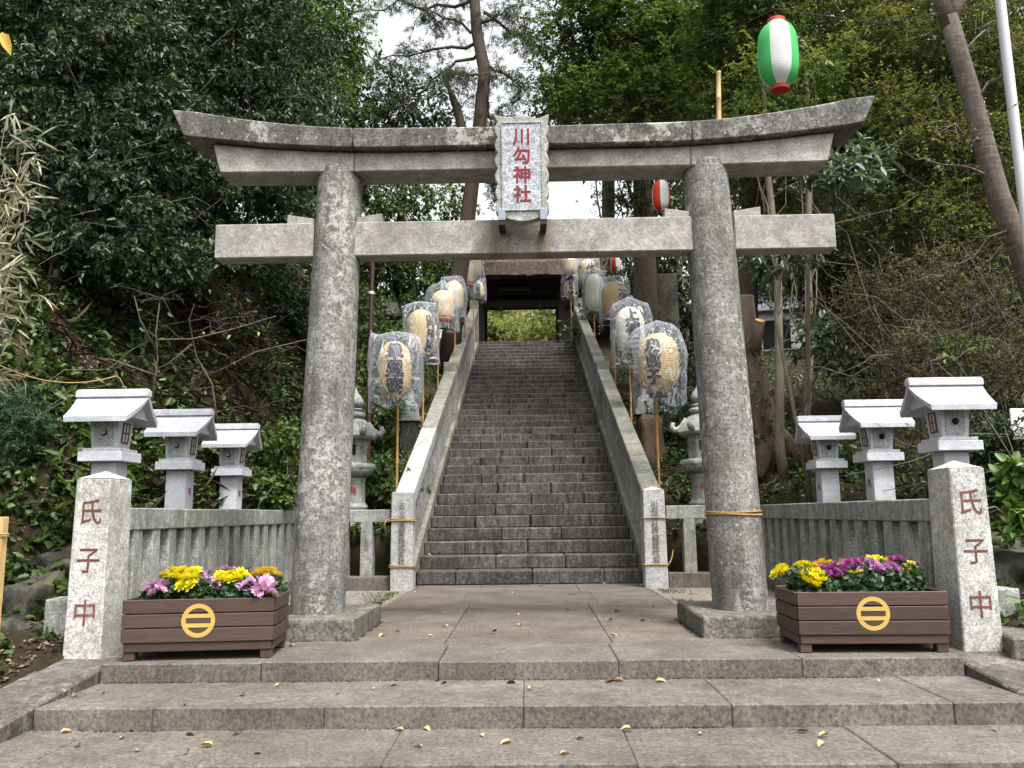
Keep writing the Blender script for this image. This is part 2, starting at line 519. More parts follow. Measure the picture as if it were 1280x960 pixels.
M['paper_tan'] = paper('tan_paper', (.52, .385, .19))
M['paper_cream'] = paper('cream_paper', (.60, .48, .29))
M['paper_white'] = paper('white_paper', (.60, .60, .47))
M['paper_brown'] = paper('brown_paper', (.36, .21, .075))
M['nylon_white'] = paper('white_vinyl', (.66, .68, .67))
M['nylon_green'] = paper('green_vinyl', (.07, .46, .13))
M['nylon_red'] = paper('red_vinyl', (.55, .045, .015))
M['red_band'] = paper('red_band_paper', (.55, .06, .04))

t = NT('clear_plastic_film')
cr = t.noise(2.6, 2, .45, t.pos((1.5, 1.5, .8)), 1.5)
gl = t.bsdf((.58, .62, .68), .2, .7, t.bump(cr, .6, .05))
tp = t.n.new('ShaderNodeBsdfTransparent')
tp.inputs[0].default_value = (.97, .98, 1, 1)
lw = t.n.new('ShaderNodeLayerWeight')
lw.inputs[0].default_value = .35
fac = t.math('ADD', t.math('MULTIPLY', t.math('POWER', lw.outputs['Facing'], 1.6), .5), t.ramp(cr, [(.36, .03), (.40, .2), (.43, .03), (.50, .03), (.525, .34), (.55, .03), (.62, .03), (.66, .24), (.70, .04)]))  # denser noise bands paint the crease highlights into the film
mx = t.n.new('ShaderNodeMixShader')
t.l.new(fac, mx.inputs[0])
t.l.new(tp.outputs[0], mx.inputs[1])
t.l.new(gl, mx.inputs[2])
M['film'] = t.done(mx.outputs[0])

t = NT('thatch')
n1 = t.noise(9, 6, .85)
n2 = t.noise(30, 3, .8)
c = t.ramp(n1, [(.3, (.035, .024, .019)), (.52, (.105, .076, .06)), (.68, (.25, .19, .155))])
M['thatch'] = t.done(t.bsdf(t.mix(.4, c, t.ramp(n2, [(.3, .1), (.7, .9)]), 'OVERLAY'), .95, .1, t.bump(t.math('ADD', n1, n2), 1.0, .06)))

t = NT('hillside_soil')
n1 = t.noise(.8, 7, .65)
n2 = t.noise(16, 6, .75)
c = t.ramp(n2, [(.3, (.016, .012, .008)), (.55, (.042, .03, .02)), (.75, (.085, .06, .04))])
c = t.mix(t.ramp(n1, [(.45, 0.0), (.62, .7)]), c, (.035, .045, .015))
M['soil_hill'] = t.done(t.bsdf(c, .95, .1, t.bump(n2, 1.0, .05)))

t = NT('gravel_yard')
v = t.voronoi(55)
vc = t.voronoi(55, out='Color')
c = t.mix(.8, (.17, .15, .125), t.ramp(vc, [(.1, (.07, .06, .05)), (.9, (.32, .29, .25))]))
c = t.mix(t.ramp(t.noise(1.4, 5, .7), [(.5, 0.0), (.68, .55)]), c, (.09, .075, .05))
M['gravel'] = t.done(t.bsdf(c, .9, .2, t.bump(t.math('SUBTRACT', 1.0, v), .9, .015)))


# ---------------------------------------------------------------- lettering
_tc = bpy.data.curves.new('lettering', 'FONT')
_to = bpy.data.objects.new('lettering', _tc)
COL.objects.link(_to)
def text_mesh(body, size, line=1.0, bold=.012, depth=.0, squash=1.0):
    """upright lettering in the XZ plane facing -Y, centred on the origin, as vertices and faces"""
    _tc.body = '\n'.join(body)
    _tc.align_x = 'CENTER'
    _tc.space_line = line
    _tc.offset = bold
    _tc.resolution_u = 3
    dg = bpy.context.evaluated_depsgraph_get()
    me = bpy.data.meshes.new_from_object(_to.evaluated_get(dg))
    co = np.empty(len(me.vertices) * 3)
    me.vertices.foreach_get('co', co)
    co = co.reshape(-1, 3)
    co -= (co.min(0) + co.max(0)) / 2
    co *= size
    v = [(x * squash, 0.0, y) for x, y, z in co]
    f = [tuple(p.vertices) for p in me.polygons]
    bpy.data.meshes.remove(me)
    return v, f


def letters(name, body, size, mat_, parent, loc, rz=0.0, line=1.0, bold=.012, squash=1.0, tilt=0.0):
    v, f = text_mesh(body, size, line, bold, squash=squash)
    return MB().add(v, f).build(name, mat_, parent, loc, (tilt, 0, rz))


# ---------------------------------------------------------------- leaves
def norm(a):
    return a / np.maximum(np.linalg.norm(a, axis=1, keepdims=True), 1e-9)


def leaf_mesh(name, mat_, P, D, N, L, W, tint, shape='diamond', fold=.18, curl=.12):
    """one mesh of many folded leaves: base points P, directions D, normals N"""
    n = len(P)
    D = norm(D)
    N = norm(N - (N * D).sum(1, keepdims=True) * D)
    S = np.cross(D, N)
    L = np.broadcast_to(np.asarray(L, float).reshape(-1, 1), (n, 1))
    W = np.broadcast_to(np.asarray(W, float).reshape(-1, 1), (n, 1))
    tip = P + D * L - N * L * curl
    if shape == 'diamond':
        mid = P + D * L * .45
        V = np.stack([P, mid + S * W * .5 + N * W * fold, tip, mid - S * W * .5 + N * W * fold], 1)
        tri = np.array([[0, 1, 2], [0, 2, 3]])
    else:
        a, b = P + D * L * .25, P + D * L * .68 - N * L * curl * .4
        V = np.stack([P, a + S * W * .46 + N * W * fold, b + S * W * .4 + N * W * fold, tip,
                      b - S * W * .4 + N * W * fold, a - S * W * .46 + N * W * fold], 1)
        tri = np.array([[0, 1, 2], [0, 2, 3], [0, 3, 4], [0, 4, 5]])
    k = V.shape[1]
    F = (tri[None] + (np.arange(n) * k)[:, None, None]).reshape(-1)
    nf = len(F) // 3
    me = bpy.data.meshes.new(name)
    me.vertices.add(n * k)
    me.vertices.foreach_set('co', V.reshape(-1).astype(np.float32))
    me.loops.add(len(F))
    me.loops.foreach_set('vertex_index', F.astype(np.int32))
    me.polygons.add(nf)
    me.polygons.foreach_set('loop_start', (np.arange(nf) * 3).astype(np.int32))
    me.update(calc_edges=True)
    at_ = me.attributes.new('tint', 'FLOAT', 'POINT')
    at_.data.foreach_set('value', np.repeat(np.clip(tint, 0, 1), k).astype(np.float32))
    me.materials.append(mat_)
    return me


def rdir(rg, n):
    return norm(rg.normal(size=(n, 3)))


def sprays(rg, C, out, per, reach, droop=.3, spread=.8, up=.6, lay=0.0):
    """leaves set along short twigs: C twig bases, out their directions"""
    n = len(C)
    tw = norm(out + rdir(rg, n) * spread + np.array([0, 0, -droop]))
    u = np.tile(np.linspace(.15, 1, per), n)
    T = np.repeat(tw, per, 0)
    P = np.repeat(C, per, 0) + T * (u[:, None] * reach * np.repeat(rg.uniform(.6, 1.3, n), per)[:, None])
    side = rdir(rg, n * per)
    D = norm(T * .55 + side * .9 + np.array([0, 0, -droop * .7]))
    if lay:
        D[:, 2] *= (1 - lay)
    N = norm(rdir(rg, n * per) * (1 - up) + np.array([0, -.25, 1]) * up)
    return P, D, N


def lobes_points(rg, lobes, n_clump, per_clump, clump_r, shell=.55):
    w = np.array([l[3] * l[4] + l[4] * l[5] + l[3] * l[5] for l in lobes])
    idx = rg.choice(len(lobes), n_clump, p=w / w.sum())
    Lb = np.array(lobes)[idx]
    d = rdir(rg, n_clump)
    r = shell + (1 - shell) * rg.random(n_clump) ** .7
    cc = Lb[:, :3] + d * Lb[:, 3:6] * r[:, None]
    C = np.repeat(cc, per_clump, 0) + rg.normal(size=(n_clump * per_clump, 3)) * clump_r * np.array([1, 1, .6])
    out = np.repeat(norm(d * np.array([1, 1, .6])), per_clump, 0)
    ct = np.repeat(rg.random(n_clump), per_clump)
    return C, out, ct, cc


def crown_mesh(name, mat_, lobes, seed, clumps, per, leaves, L, W, reach=.25, clump_r=.3, droop=.3, up=.6, shape='diamond', shell=.55, tint_bias=0.0, lay=0.0):
    rg = np.random.default_rng(seed)
    C, out, ct, cc = lobes_points(rg, lobes, clumps, per, clump_r, shell)
    P, D, N = sprays(rg, C, out, leaves, reach, droop, up=up, lay=lay)
    n = len(P)
    tint = np.repeat(ct ** 1.3, leaves) * .66 + rg.random(n) * .30 + .02 + tint_bias
    tint = np.where(rg.random(n) < .012, 1.0, np.minimum(tint, .92))
    sz = np.repeat(np.repeat(rg.uniform(.72, 1.3, clumps), per), leaves) * rg.uniform(.6, 1.2, n)
    me = leaf_mesh(name, mat_, P, D, N, L * sz, W * sz * rg.uniform(.8, 1.15, n), tint, shape)
    return me, cc


def wander(rg, a, b, k=6, amp=.1):
    a, b = np.array(a, float), np.array(b, float)
    d = np.linalg.norm(b - a)
    pts = [a + (b - a) * i / (k - 1) for i in range(k)]
    for i in range(1, k - 1):
        pts[i] = pts[i] + rg.normal(size=3) * amp * d * .35
    return [Vector(p) for p in pts]


def tree(name, label, cat, trunk, rads, bark_, leaf, lobes, seed, clumps, per, leaves, L, W, reach=.25, clump_r=.3, droop=.3, up=.6,
         shape='diamond', shell=.55, limbs=14, limb_r=.05, group=None, sides=10, tint_bias=0.0, twigs=0, lay=0.0):
    """a tree or shrub: trunk with limbs reaching into the crown, and the crown's leaves"""
    base = Vector(trunk[0])
    rt = empty(name, base, 0, label, cat, group)
    rg = np.random.default_rng(seed + 991)
    me, cc = crown_mesh('crown', leaf, [(l[0] - base.x, l[1] - base.y, l[2] - base.z, *l[3:]) for l in lobes], seed, clumps, per, leaves, L, W,
                        reach, clump_r, droop, up, shape, shell, tint_bias, lay)
    link('crown', me, rt)
    b = MB()
    tp = [Vector(p) - base for p in trunk]
    b.tube(tp, rads, sides)
    sel = rg.choice(len(cc), min(limbs, len(cc)), replace=False)
    for j, i in enumerate(sel):
        c = cc[i]
        k = int(rg.integers(max(0, len(tp) // 2 - 1), len(tp)))
        s = tp[k]
        pts = wander(rg, s, c, 6, .12)
        pts[2].z += .06 * (Vector(c) - s).length
        r0 = min(limb_r, rads[k] * .7) * rg.uniform(.6, 1)
        b.tube(pts, [r0 * (1 - .8 * q / 5) for q in range(6)], 5)
    for i in range(twigs):
        c = cc[int(rg.integers(len(cc)))]
        e = c + rg.normal(size=3) * .5
        b.tube(wander(rg, c, e, 4, .2), [.008, .007, .005, .003], 3)
    b.build('trunk', bark_, rt, smooth=True)
    return rt

# ================================================================ the setting
RISE, TREAD, NSTEP, FOOT = 0.194, 0.462, 35, 12.27
SLOPE = RISE / TREAD
def nosing(y):
    return RISE + (y - FOOT) * SLOPE


from mathutils import noise as mnoise
def sstep(a, b, x):
    t_ = min(1, max(0, (x - a) / (b - a)))
    return t_ * t_ * (3 - 2 * t_)


def ground_z(x, y):
    g = .25 * max(0, y - 6)
    near = max(.42 * (y - 12) + .55, .12 * (y - 6))
    ax = abs(x)
    k = sstep(2.4, 4.2, ax)
    z = near * (1 - k) + g * k if y > 11.9 else g * sstep(3.2, 3.9, ax)
    z = min(z, 6.75)
    if x < 0:
        e = max(0, -x - 3.7 - max(0, 8.3 - y) * .75)
        bank = 1.45 * e
        z += bank if bank < 4.5 else 4.5 + (bank - 4.5) * .25
    else:
        e = max(0, x - 4.2)
        z += min(3.0, .16 * e) * sstep(6, 10, y)
    z += min(5, max(0, ax - 14) * .25)
    if y < 6.3 and ax > 2.9:
        z -= min(.36, .16 * (6.3 - y))
    z += (mnoise.noise((x * .8, y * .8, 3.1)) * .12 + mnoise.noise((x * 2.6, y * 2.6, 7.7)) * .05) * sstep(3.3, 4.5, ax if y < 12 else ax + 1.2)
    if y < 4.2:
        z = min(z, -.42)
    if ax < 3.3 and y < 12.0:
        z = -.55
    if ax < 2.0 and y >= 11.6:
        z = min(nosing(y) - .5, 6.3)
    if y > 29 and ax < 6:
        z = min(z, 6.7)
    if y > 60:
        z += 0
    return z


def arr(*segs):
    out = []
    for a, b, st in segs:
        n = max(1, round((b - a) / st))
        out += [a + (b - a) * i / n for i in range(n)]
    return out + [segs[-1][1]]


gx = arr((-320, -60, 52), (-60, -12, 4), (-12, -3.4, .24), (-3.4, -1.6, .15), (-1.6, 1.6, .8), (1.6, 3.4, .15), (3.4, 12, .24), (12, 60, 4), (60, 320, 52))
gy = arr((-300, -20, 56), (-20, 3, 2.3), (3, 18, .24), (18, 32, .5), (32, 80, 4), (80, 500, 60))
nx = len(gx)
gb = MB().add([(x, y, ground_z(x, y)) for y in gy for x in gx],
              [(j * nx + i, j * nx + i + 1, (j + 1) * nx + i + 1, (j + 1) * nx + i) for j in range(len(gy) - 1) for i in range(nx - 1)])
tag(gb.build('ground', M['soil_hill'], smooth=True), kind='structure')

# gravel yard inside the fences
gy_ = MB()
for x0, x1 in ((-3.32, -1.62), (1.62, 3.32)):
    gy_.box(x0, x1, 8.26, 12.2, -.3, -.012)
gy_.box(-1.7, 1.7, 6.4, 12.2, -.5, -.11)
tag(gy_.build('gravel_yard', M['gravel']), kind='structure')

rnd = random.Random(5)
# three front steps: rows of long blocks, and the broad paving behind them
fs = empty('front_steps', (0, 0, 0), kind='structure')
rows = [(6.0, 6.74, 0.0, [-2.97, -1.85, -.62, .62, 1.87, 2.97], .32),
        (5.22, 6.06, -.128, [-2.97, -2.25, -1.22, -.03, 1.2, 2.5, 3.02], .3),
        (4.49, 5.28, -.256, [-3.4, -2.6, -1.7, -.75, .55, 1.85, 3.1, 3.6], .3),
        (3.75, 4.56, -.384, [-3.6, -2.2, -1.0, .1, 1.3, 2.4, 3.6], .3)]
for y0, y1, z, js, th in rows:
    for a, b in zip(js[:-1], js[1:]):
        g = rnd.choice((.001, .0015, .0025))
        dz = rnd.uniform(-.004, .004)
        slab('step_block', M['front_step'], fs, a + g, b - g, y0 + rnd.uniform(-.006, .006), y1, z - th, z + dz, .007)
pv = empty('paved_terrace', (0, 0, 0), kind='structure')
def pave(x0, x1, y0, y1):
    g = .002
    slab('paving_slab', M['paving'], pv, x0 + g, x1 - g, y0 + g, y1 - g, -.1, rnd.uniform(-.004, .003) - .001, .006)
for a, b in zip((-3.1, -1.9, -.66, .66, 1.9), (-1.9, -.66, .66, 1.9, 3.1)):
    pave(a, b, 6.745, 8.25)
for k, (y0, y1) in enumerate(((8.25, 9.7), (9.7, 11.15), (11.15, 12.35))):
    o = .0 if k != 1 else .12
    for a, b in ((-1.6, -.66 - o), (-.66 - o, .66 + o), (.66 + o, 1.6)):
        pave(a, b, y0, y1)

# sloping side kerbs of the front steps
for sx, lab in ((-1, 'sloping stone kerb beside the front steps below the gate post next to the mossy boulders'),
                (1, 'lichen spotted sloping stone kerb beside the front steps under the sunlit gate post')):
    rt = empty('side_kerb', (sx * 3.2, 6.2, 0), 0, lab, 'kerb')
    for (ya, yb) in ((6.72, 5.35), (5.345, 3.6)):
        za, zb = .03 - (6.72 - ya) * .105, .03 - (6.72 - yb) * .105
        xi, xo = sx * 2.985 - sx * 3.2, sx * 3.44 - sx * 3.2
        x0, x1 = min(xi, xo), max(xi, xo)
        b = MB().hexa([(x0, yb - 6.2, -.7), (x1, yb - 6.2, -.7), (x1, ya - 6.2, -.7), (x0, ya - 6.2, -.7),
                       (x0, yb - 6.2, zb), (x1, yb - 6.2, zb), (x1, ya - 6.2, za), (x0, ya - 6.2, za)])
        b.build('kerb_stone', M['kerb'], rt, bevel=.012)

# ---------------------------------------------------------------- the long stair
st = empty('stone_staircase', (0, FOOT, 0), 0, 'long dark stone staircase climbing straight up to the thatched gate', 'staircase')
core = MB().hexa([(-1.62, .2, -.3), (1.62, .2, -.3), (1.62, 17, 6.4), (-1.62, 17, 6.4),
                  (-1.62, .2, .04), (1.62, .2, .04), (1.62, 17, 6.85), (-1.62, 17, 6.85)])
core.build('stair_core', M['dark_hole'], st)
for n in range(1, NSTEP + 1):
    js = [-1.62, -.98, .0, 1.02, 1.62] if n % 2 else [-1.62, -.52, .5, 1.62]
    js = [js[0]] + [j + rnd.uniform(-.1, .1) for j in js[1:-1]] + [js[-1]]
    y0, z1 = (n - 1) * TREAD, n * RISE
    for i, (a, b) in enumerate(zip(js[:-1], js[1:])):
        g = rnd.choice((.004, .005, .006, .008, .014))
        dy, dz = rnd.uniform(-.007, .007), rnd.uniform(-.004, .004)
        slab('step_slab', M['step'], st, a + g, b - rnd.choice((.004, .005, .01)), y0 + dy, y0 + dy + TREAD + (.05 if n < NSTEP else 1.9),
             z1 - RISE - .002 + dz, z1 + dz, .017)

# ---------------------------------------------------------------- balustrades
def sheared(y0, y1, z0, z1, x0, x1, sl=SLOPE):
    """a block following the stair slope; z0, z1 above the nosing line"""
    a, b = nosing(y0), nosing(y1)
    return MB().hexa([(x0, y0, a + z0), (x1, y0, a + z0), (x1, y1, b + z0), (x0, y1, b + z0),
                      (x0, y0, a + z1), (x1, y0, a + z1), (x1, y1, b + z1), (x0, y1, b + z1)])


slat_me = MB().box(-.05, .05, -.075, .075, 0, .96).mesh('slat', M['fence'], bevel=.008)
for sx, lab, ins in ((-1, 'stair balustrade with pale new lower coping, its end post lettered below the first tan lantern', '五ッ浦漁業株式会社'),
                     (1, 'grey mossy stair balustrade whose end post carries the shrine name column', '川勾神社奉賛総代会')):
    rt = empty('stair_balustrade', (0, 0, 0), 0, lab, 'balustrade', 'balustrades either side of the stairs')
    xa, xb = sorted((sx * 1.61, sx * 1.88))
    nw = MB()
    X0, X1 = sorted((sx * 1.56, sx * 1.87))
    zt = 1.30
    nw.hexa([(X0, 11.54, -.1), (X1, 11.54, -.1), (X1, 11.82, -.1), (X0, 11.82, -.1),
             (X0 + .012, 11.55, zt), (X1 - .012, 11.55, zt), (X1 - .012, 11.82, zt), (X0 + .012, 11.82, zt)])
    cx = (X0 + X1) / 2
    nw.add([(X0 + .012, 11.55, zt), (X1 - .012, 11.55, zt), (X1 - .012, 11.82, zt), (X0 + .012, 11.82, zt), (cx, 11.685, zt + .05)],
           [(0, 1, 4), (1, 2, 4), (2, 3, 4), (3, 0, 4)])
    po = nw.build('newel_post', M['rail_new'], rt, bevel=.006)
    letters('inscription', ins, .103, M['ink_grey'], po, (cx, 11.531, .74), line=.9, bold=.012, tilt=R(-.4))
    # coping in lengths, the posts between them
    ys = [11.83, 13.35, 14.85, 16.35, 17.8, 18.95, 20.6, 22.3, 24.0, 25.7, 27.35]
    for i, (a, b) in enumerate(zip(ys[:-1], ys[1:])):
        m_ = M['rail_new'] if (sx < 0 and i < 2) else M['rail']
        sheared(a + .004, b - .004, 1.03, 1.25 + rnd.uniform(-.006, .006), xa, xb).build('coping', m_, rt, bevel=.012)
    for yy, h in ((19.0, 1.42), (27.55, 1.5)):
        MB().box(xa - .012, xb + .012, yy - .14, yy + .16, nosing(yy) - .4, nosing(yy) + h).build('intermediate_post', M['rail'], rt, bevel=.01)
    for i, (a, b) in enumerate(zip(ys[:-1:2], ys[2::2])):
        sheared(a, b - .006, -.34, .11, xa + .01, xb - .01).build('sill_stone', M['rail'], rt, bevel=.008)
    y = 12.0
    while y < 27.3:
        if abs(y - 19.0) > .2:
            link('slat', slat_me, rt, (sx * 1.745, y, nosing(y) + .1), (0, 0, rnd.uniform(-.04, .04)))
        y += .265

# ---------------------------------------------------------------- the torii
tor = empty('torii_gate', (0, 7.5, 0), 0, 'weathered grey stone torii gate standing across the path', 'torii gate')
for sx in (-1, 1):
    b = MB()
    prof, n = [], 28
    zs = [.165 + (4.02) * i / 24 for i in range(25)]
    vs, fcs = [], []
    for i, z in enumerate(zs):
        u = i / 24
        r = .236 - .031 * u + .006 * math.sin(u * 3.1)
        if i == 24: r -= .0
        cx = sx * (1.835 - .125 * u)
        for k in range(n):
            w = 2 * math.pi * k / n
            rr = r * (1 + .006 * mnoise.noise((math.cos(w) * 1.5, math.sin(w) * 1.5 + sx * 9, z * 1.3)))
            vs.append((cx + rr * math.cos(w), rr * math.sin(w), z))
    for i in range(24):
        for k in range(n):
            k2 = (k + 1) % n
            fcs.append((i * n + k, i * n + k2, (i + 1) * n + k2, (i + 1) * n + k))
    fcs.append(tuple(range(24 * n, 25 * n)))
    b.add(vs, fcs)
    # shoulder under the lintel
    cxt = sx * 1.71
    b.lathe([(.205, 4.185), (.2, 4.205), (.17, 4.225)], 28, (cxt, 0, 0))
    b.build('column', M['torii'], tor, smooth='auto')
    x0, x1 = sorted((sx * 1.40, sx * 2.48))
    MB().box(x0, x1, -.53, .68, -.2, .17).build('base_stone', M['base'], tor, bevel=.022, seg=2, jitter=.004, seed=sx + 3)
# top lintel with upswept ends, in three lengths
def kz_top(x):
    a = abs(x)
    return 4.50 + .02 * min(1, a / 2.4) + (.235 * max(0, (a - 1.3) / 1.93) ** 1.9)
def kz_bot(x):
    a = abs(x)
    return 4.325 + .155 * max(0, (a - 1.2) / 1.93) ** 1.8
def lintel(x0, x1, ztop, zbot, y0, y1, n, slant0=0, slant1=0, rake=0.0):
    vs, fs_ = [], []
    for i in range(n + 1):
        x = x0 + (x1 - x0) * i / n
        ta = x + (slant0 if i == 0 else 0) + (slant1 if i == n else 0)
        zb, zt = zbot(x), ztop(x)
        vs += [(x, y0 + rake, zb), (x, y1 - rake, zb), (ta, y1, zt - .03), (ta, (y0 + y1) / 2, zt + .02), (ta, y0, zt - .03)]
        if i:
            a, c = (i - 1) * 5, i * 5
            fs_ += [(a + k, a + (k + 1) % 5, c + (k + 1) % 5, c + k) for k in range(5)]
    fs_ += [(4, 3, 2, 1, 0), tuple(n * 5 + k for k in range(5))]
    return MB().add(vs, fs_)
for x0, x1, s0, s1 in ((-3.12, -1.55, -.11, 0), (-1.548, 1.548, 0, 0), (1.55, 3.12, 0, .11)):
    lintel(x0, x1, lambda x: kz_top(x) + .025, kz_bot, -.28, .28, 14, s0, s1, .02).build('top_lintel', M['torii_dark'], tor, smooth='auto', bevel=.01)
def sz_top(x): return kz_bot(x) + .02
def sz_bot(x): return 4.135 + .012 * max(0, (abs(x) - 1.5))
for x0, x1, s0, s1 in ((-2.80, -1.55, -.07, 0), (-1.548, 1.548, 0, 0), (1.55, 2.80, 0, .07)):
    lintel(x0, x1, sz_top, sz_bot, -.17, .17, 10, s0, s1).build('under_lintel', M['torii_beam'], tor, smooth='auto', bevel=.01)
for x0, x1 in ((-2.845, -1.93), (-1.61, 1.61), (1.93, 2.845)):
    MB().box(x0, x1, -.1, .1, 3.35, 3.675).build('tie_beam', M['tie_rust'] if x0 == -1.61 else M['torii_beam'], tor, bevel=.01)
for sx in (-1, 1):
    for d in (-1, 1):
        xc = sx * 1.745
        xa, xb = xc + d * .19, xc + d * .44
        pl_ = [(xa, 3.676), (xb, 3.676), (xb, 3.765), (xa, 3.725)]
        MB().prism(pl_, 'y', -.075, .075).build('wedge', M['torii_beam'], tor, bevel=.006)
# name plaque
plq = empty('plaque', (0, -.36, 3.60), 0)
plq.parent = tor
plq.rotation_euler = (R(4), 0, 0)
def scallop(w, h):
    pts = []
    def arc(a, b, bul, n=5):
        a, b = Vector(a), Vector(b)
        d = b - a
        nn = Vector((d.y, -d.x)).normalized()
        for i in range(n):
            u = i / n
            pts.append(tuple(a + d * u + nn * math.sin(math.pi * u) * bul))
    x0, x1 = -w / 2, w / 2
    k = 6
    arc((x0 + .05, 0), (x1 - .05, 0), .045, 9)
    for i in range(k):
        arc((x1 - .02, h * .95 * i / k + .01), (x1 - .02, h * .95 * (i + 1) / k + .01), .026)
    pts.append((x1 + .015, h + .03))
    arc((x1 - .085, h - .01), (x0 + .085, h - .01), .03, 8)
    pts.append((x0 - .015, h + .03))
    for i in range(k, 0, -1):
        arc((x0 + .02, h * .95 * i / k + .01), (x0 + .02, h * .95 * (i - 1) / k + .01), .026)
    return pts
MB().prism(scallop(.47, .90), 'y', -.02, .1).build('plaque_frame', M['frame_st'], plq, bevel=.006)
iw, z0_, z1_ = .172, .06, .845
for x0, x1, za, zb in ((-iw - .012, -iw, z0_ - .012, z1_ + .012), (iw, iw + .012, z0_ - .012, z1_ + .012), (-iw, iw, z0_ - .012, z0_), (-iw, iw, z1_, z1_ + .012)):
    MB().box(x0, x1, -.034, -.018, za, zb).build('moulding', M['frame_st'], plq, bevel=.003)
pn = MB().box(-iw, iw, -.026, -.02, z0_, z1_).build('plaque_panel', M['panel'], plq)
letters('inscription', '川勾神社', .162, M['red_bright'], pn, (.0, -.029, .46), line=1.08, bold=.022)
for sx in (-1, 1):
    MB().box(sx * .185 - .032, sx * .185 + .032, -.05, .02, -.04, .065).build('bracket', M['plug'], plq, bevel=.005)
    MB().box(sx * .185 - .028, sx * .185 + .028, -.045, .25, -.08, -.04).build('bracket_arm', M['dark_wood'], plq)

# ---------------------------------------------------------------- gate posts
for sx, lab in ((-1, 'square gate post with red carved column 氏子中 beside the mossy boulders'), (1, 'bright square gate post with red carved column 氏子中 beside the purple and yellow planter')):
    cx = sx * 3.27
    rt = empty('gate_post', (cx, 6.5, 0), 0, lab.replace('column 氏子中', 'characters'), 'gate post', 'pair of gate posts')
    b = MB().tbox(0, 0, .145, .195, -.25, .129, .178, 1.30)
    b.add([(-.129, -.178, 1.30), (.129, -.178, 1.30), (.129, .178, 1.30), (-.129, .178, 1.30), (0, 0, 1.365)], [(0, 1, 4), (1, 2, 4), (2, 3, 4), (3, 0, 4)])
    po = b.build('shaft', M['post'], rt, bevel=.009)
    for ch, z, in (('氏', 1.05), ('子', .69), ('中', .315)):
        letters('inscription', ch, .205, M['red_dark'], po, (0.005, -.1957 + z * .0113, z), bold=.004, squash=.92, tilt=R(-.63))

# ---------------------------------------------------------------- fences
fpost = MB().tbox(0, 0, .085, .105, .14, .08, .098, .93).mesh('fence_post', M['fence'], bevel=.008)
def fence(lab, p0, p1, posts, cuts, along, ins=None, top=1.08):
    """posts: positions along the run; cuts: joints of the top rail"""
    rt = empty('stone_fence', (0, 0, 0), 0, lab, 'fence', 'stone picket fences round the yard')
    fx = p0 if along == 'y' else None
    for a, b in zip(cuts[:-1], cuts[1:]):
        dz = rnd.uniform(-.006, .006)
        if along == 'y':
            slab('top_rail', M['fence'], rt, fx - .11, fx + .11, a + .003, b - .003, .9, top + dz, .01)
            slab('base_stone', M['base'], rt, fx - .14, fx + .14, a + .003, b - .003, -.15, .17 + dz, .012)
        else:
            slab('top_rail', M['fence'], rt, a + .003, b - .003, p0 - .1, p0 + .1, .9, top + dz, .01)
            slab('base_stone', M['front_step'], rt, a + .003, b - .003, p0 - .12, p0 + .12, -.15, .18 + dz, .012)
    for i, q in enumerate(posts):
        loc = (fx, q, 0) if along == 'y' else (q, p0, 0)
        po = link('fence_post', fpost, rt, loc, (0, 0, (math.pi / 2 if along == 'y' else 0) + rnd.uniform(-.03, .03)))
        if ins and i in ins:
            letters('inscription', ins[i], .075, M['ink_grey'], po, (0, -.109, .62), line=1.0, bold=.002)
yp = [6.86 + .335 * i for i in range(15)]
fence('pale stone picket fence running back behind the pink and yellow planter', -3.25, 0, yp, [6.69, 7.75, 8.85, 9.95, 11.1, 11.9], 'y')
fence('dark weathered stone picket fence running back behind the purple and yellow planter', 3.25, 0, yp, [6.69, 7.9, 9.0, 10.2, 11.3, 11.9], 'y')
fence('short stone fence joining the lettered newel below the tan lantern to the column', -11.75 * -1, 0, [-2.9, -2.56, -2.215], [-3.13, -1.885], 'x', {2: '二見石'})
fence('short stone fence joining the shrine name newel to the rope tied column', 11.75, 0, [2.2, 2.56, 2.9], [1.885, 3.13], 'x')

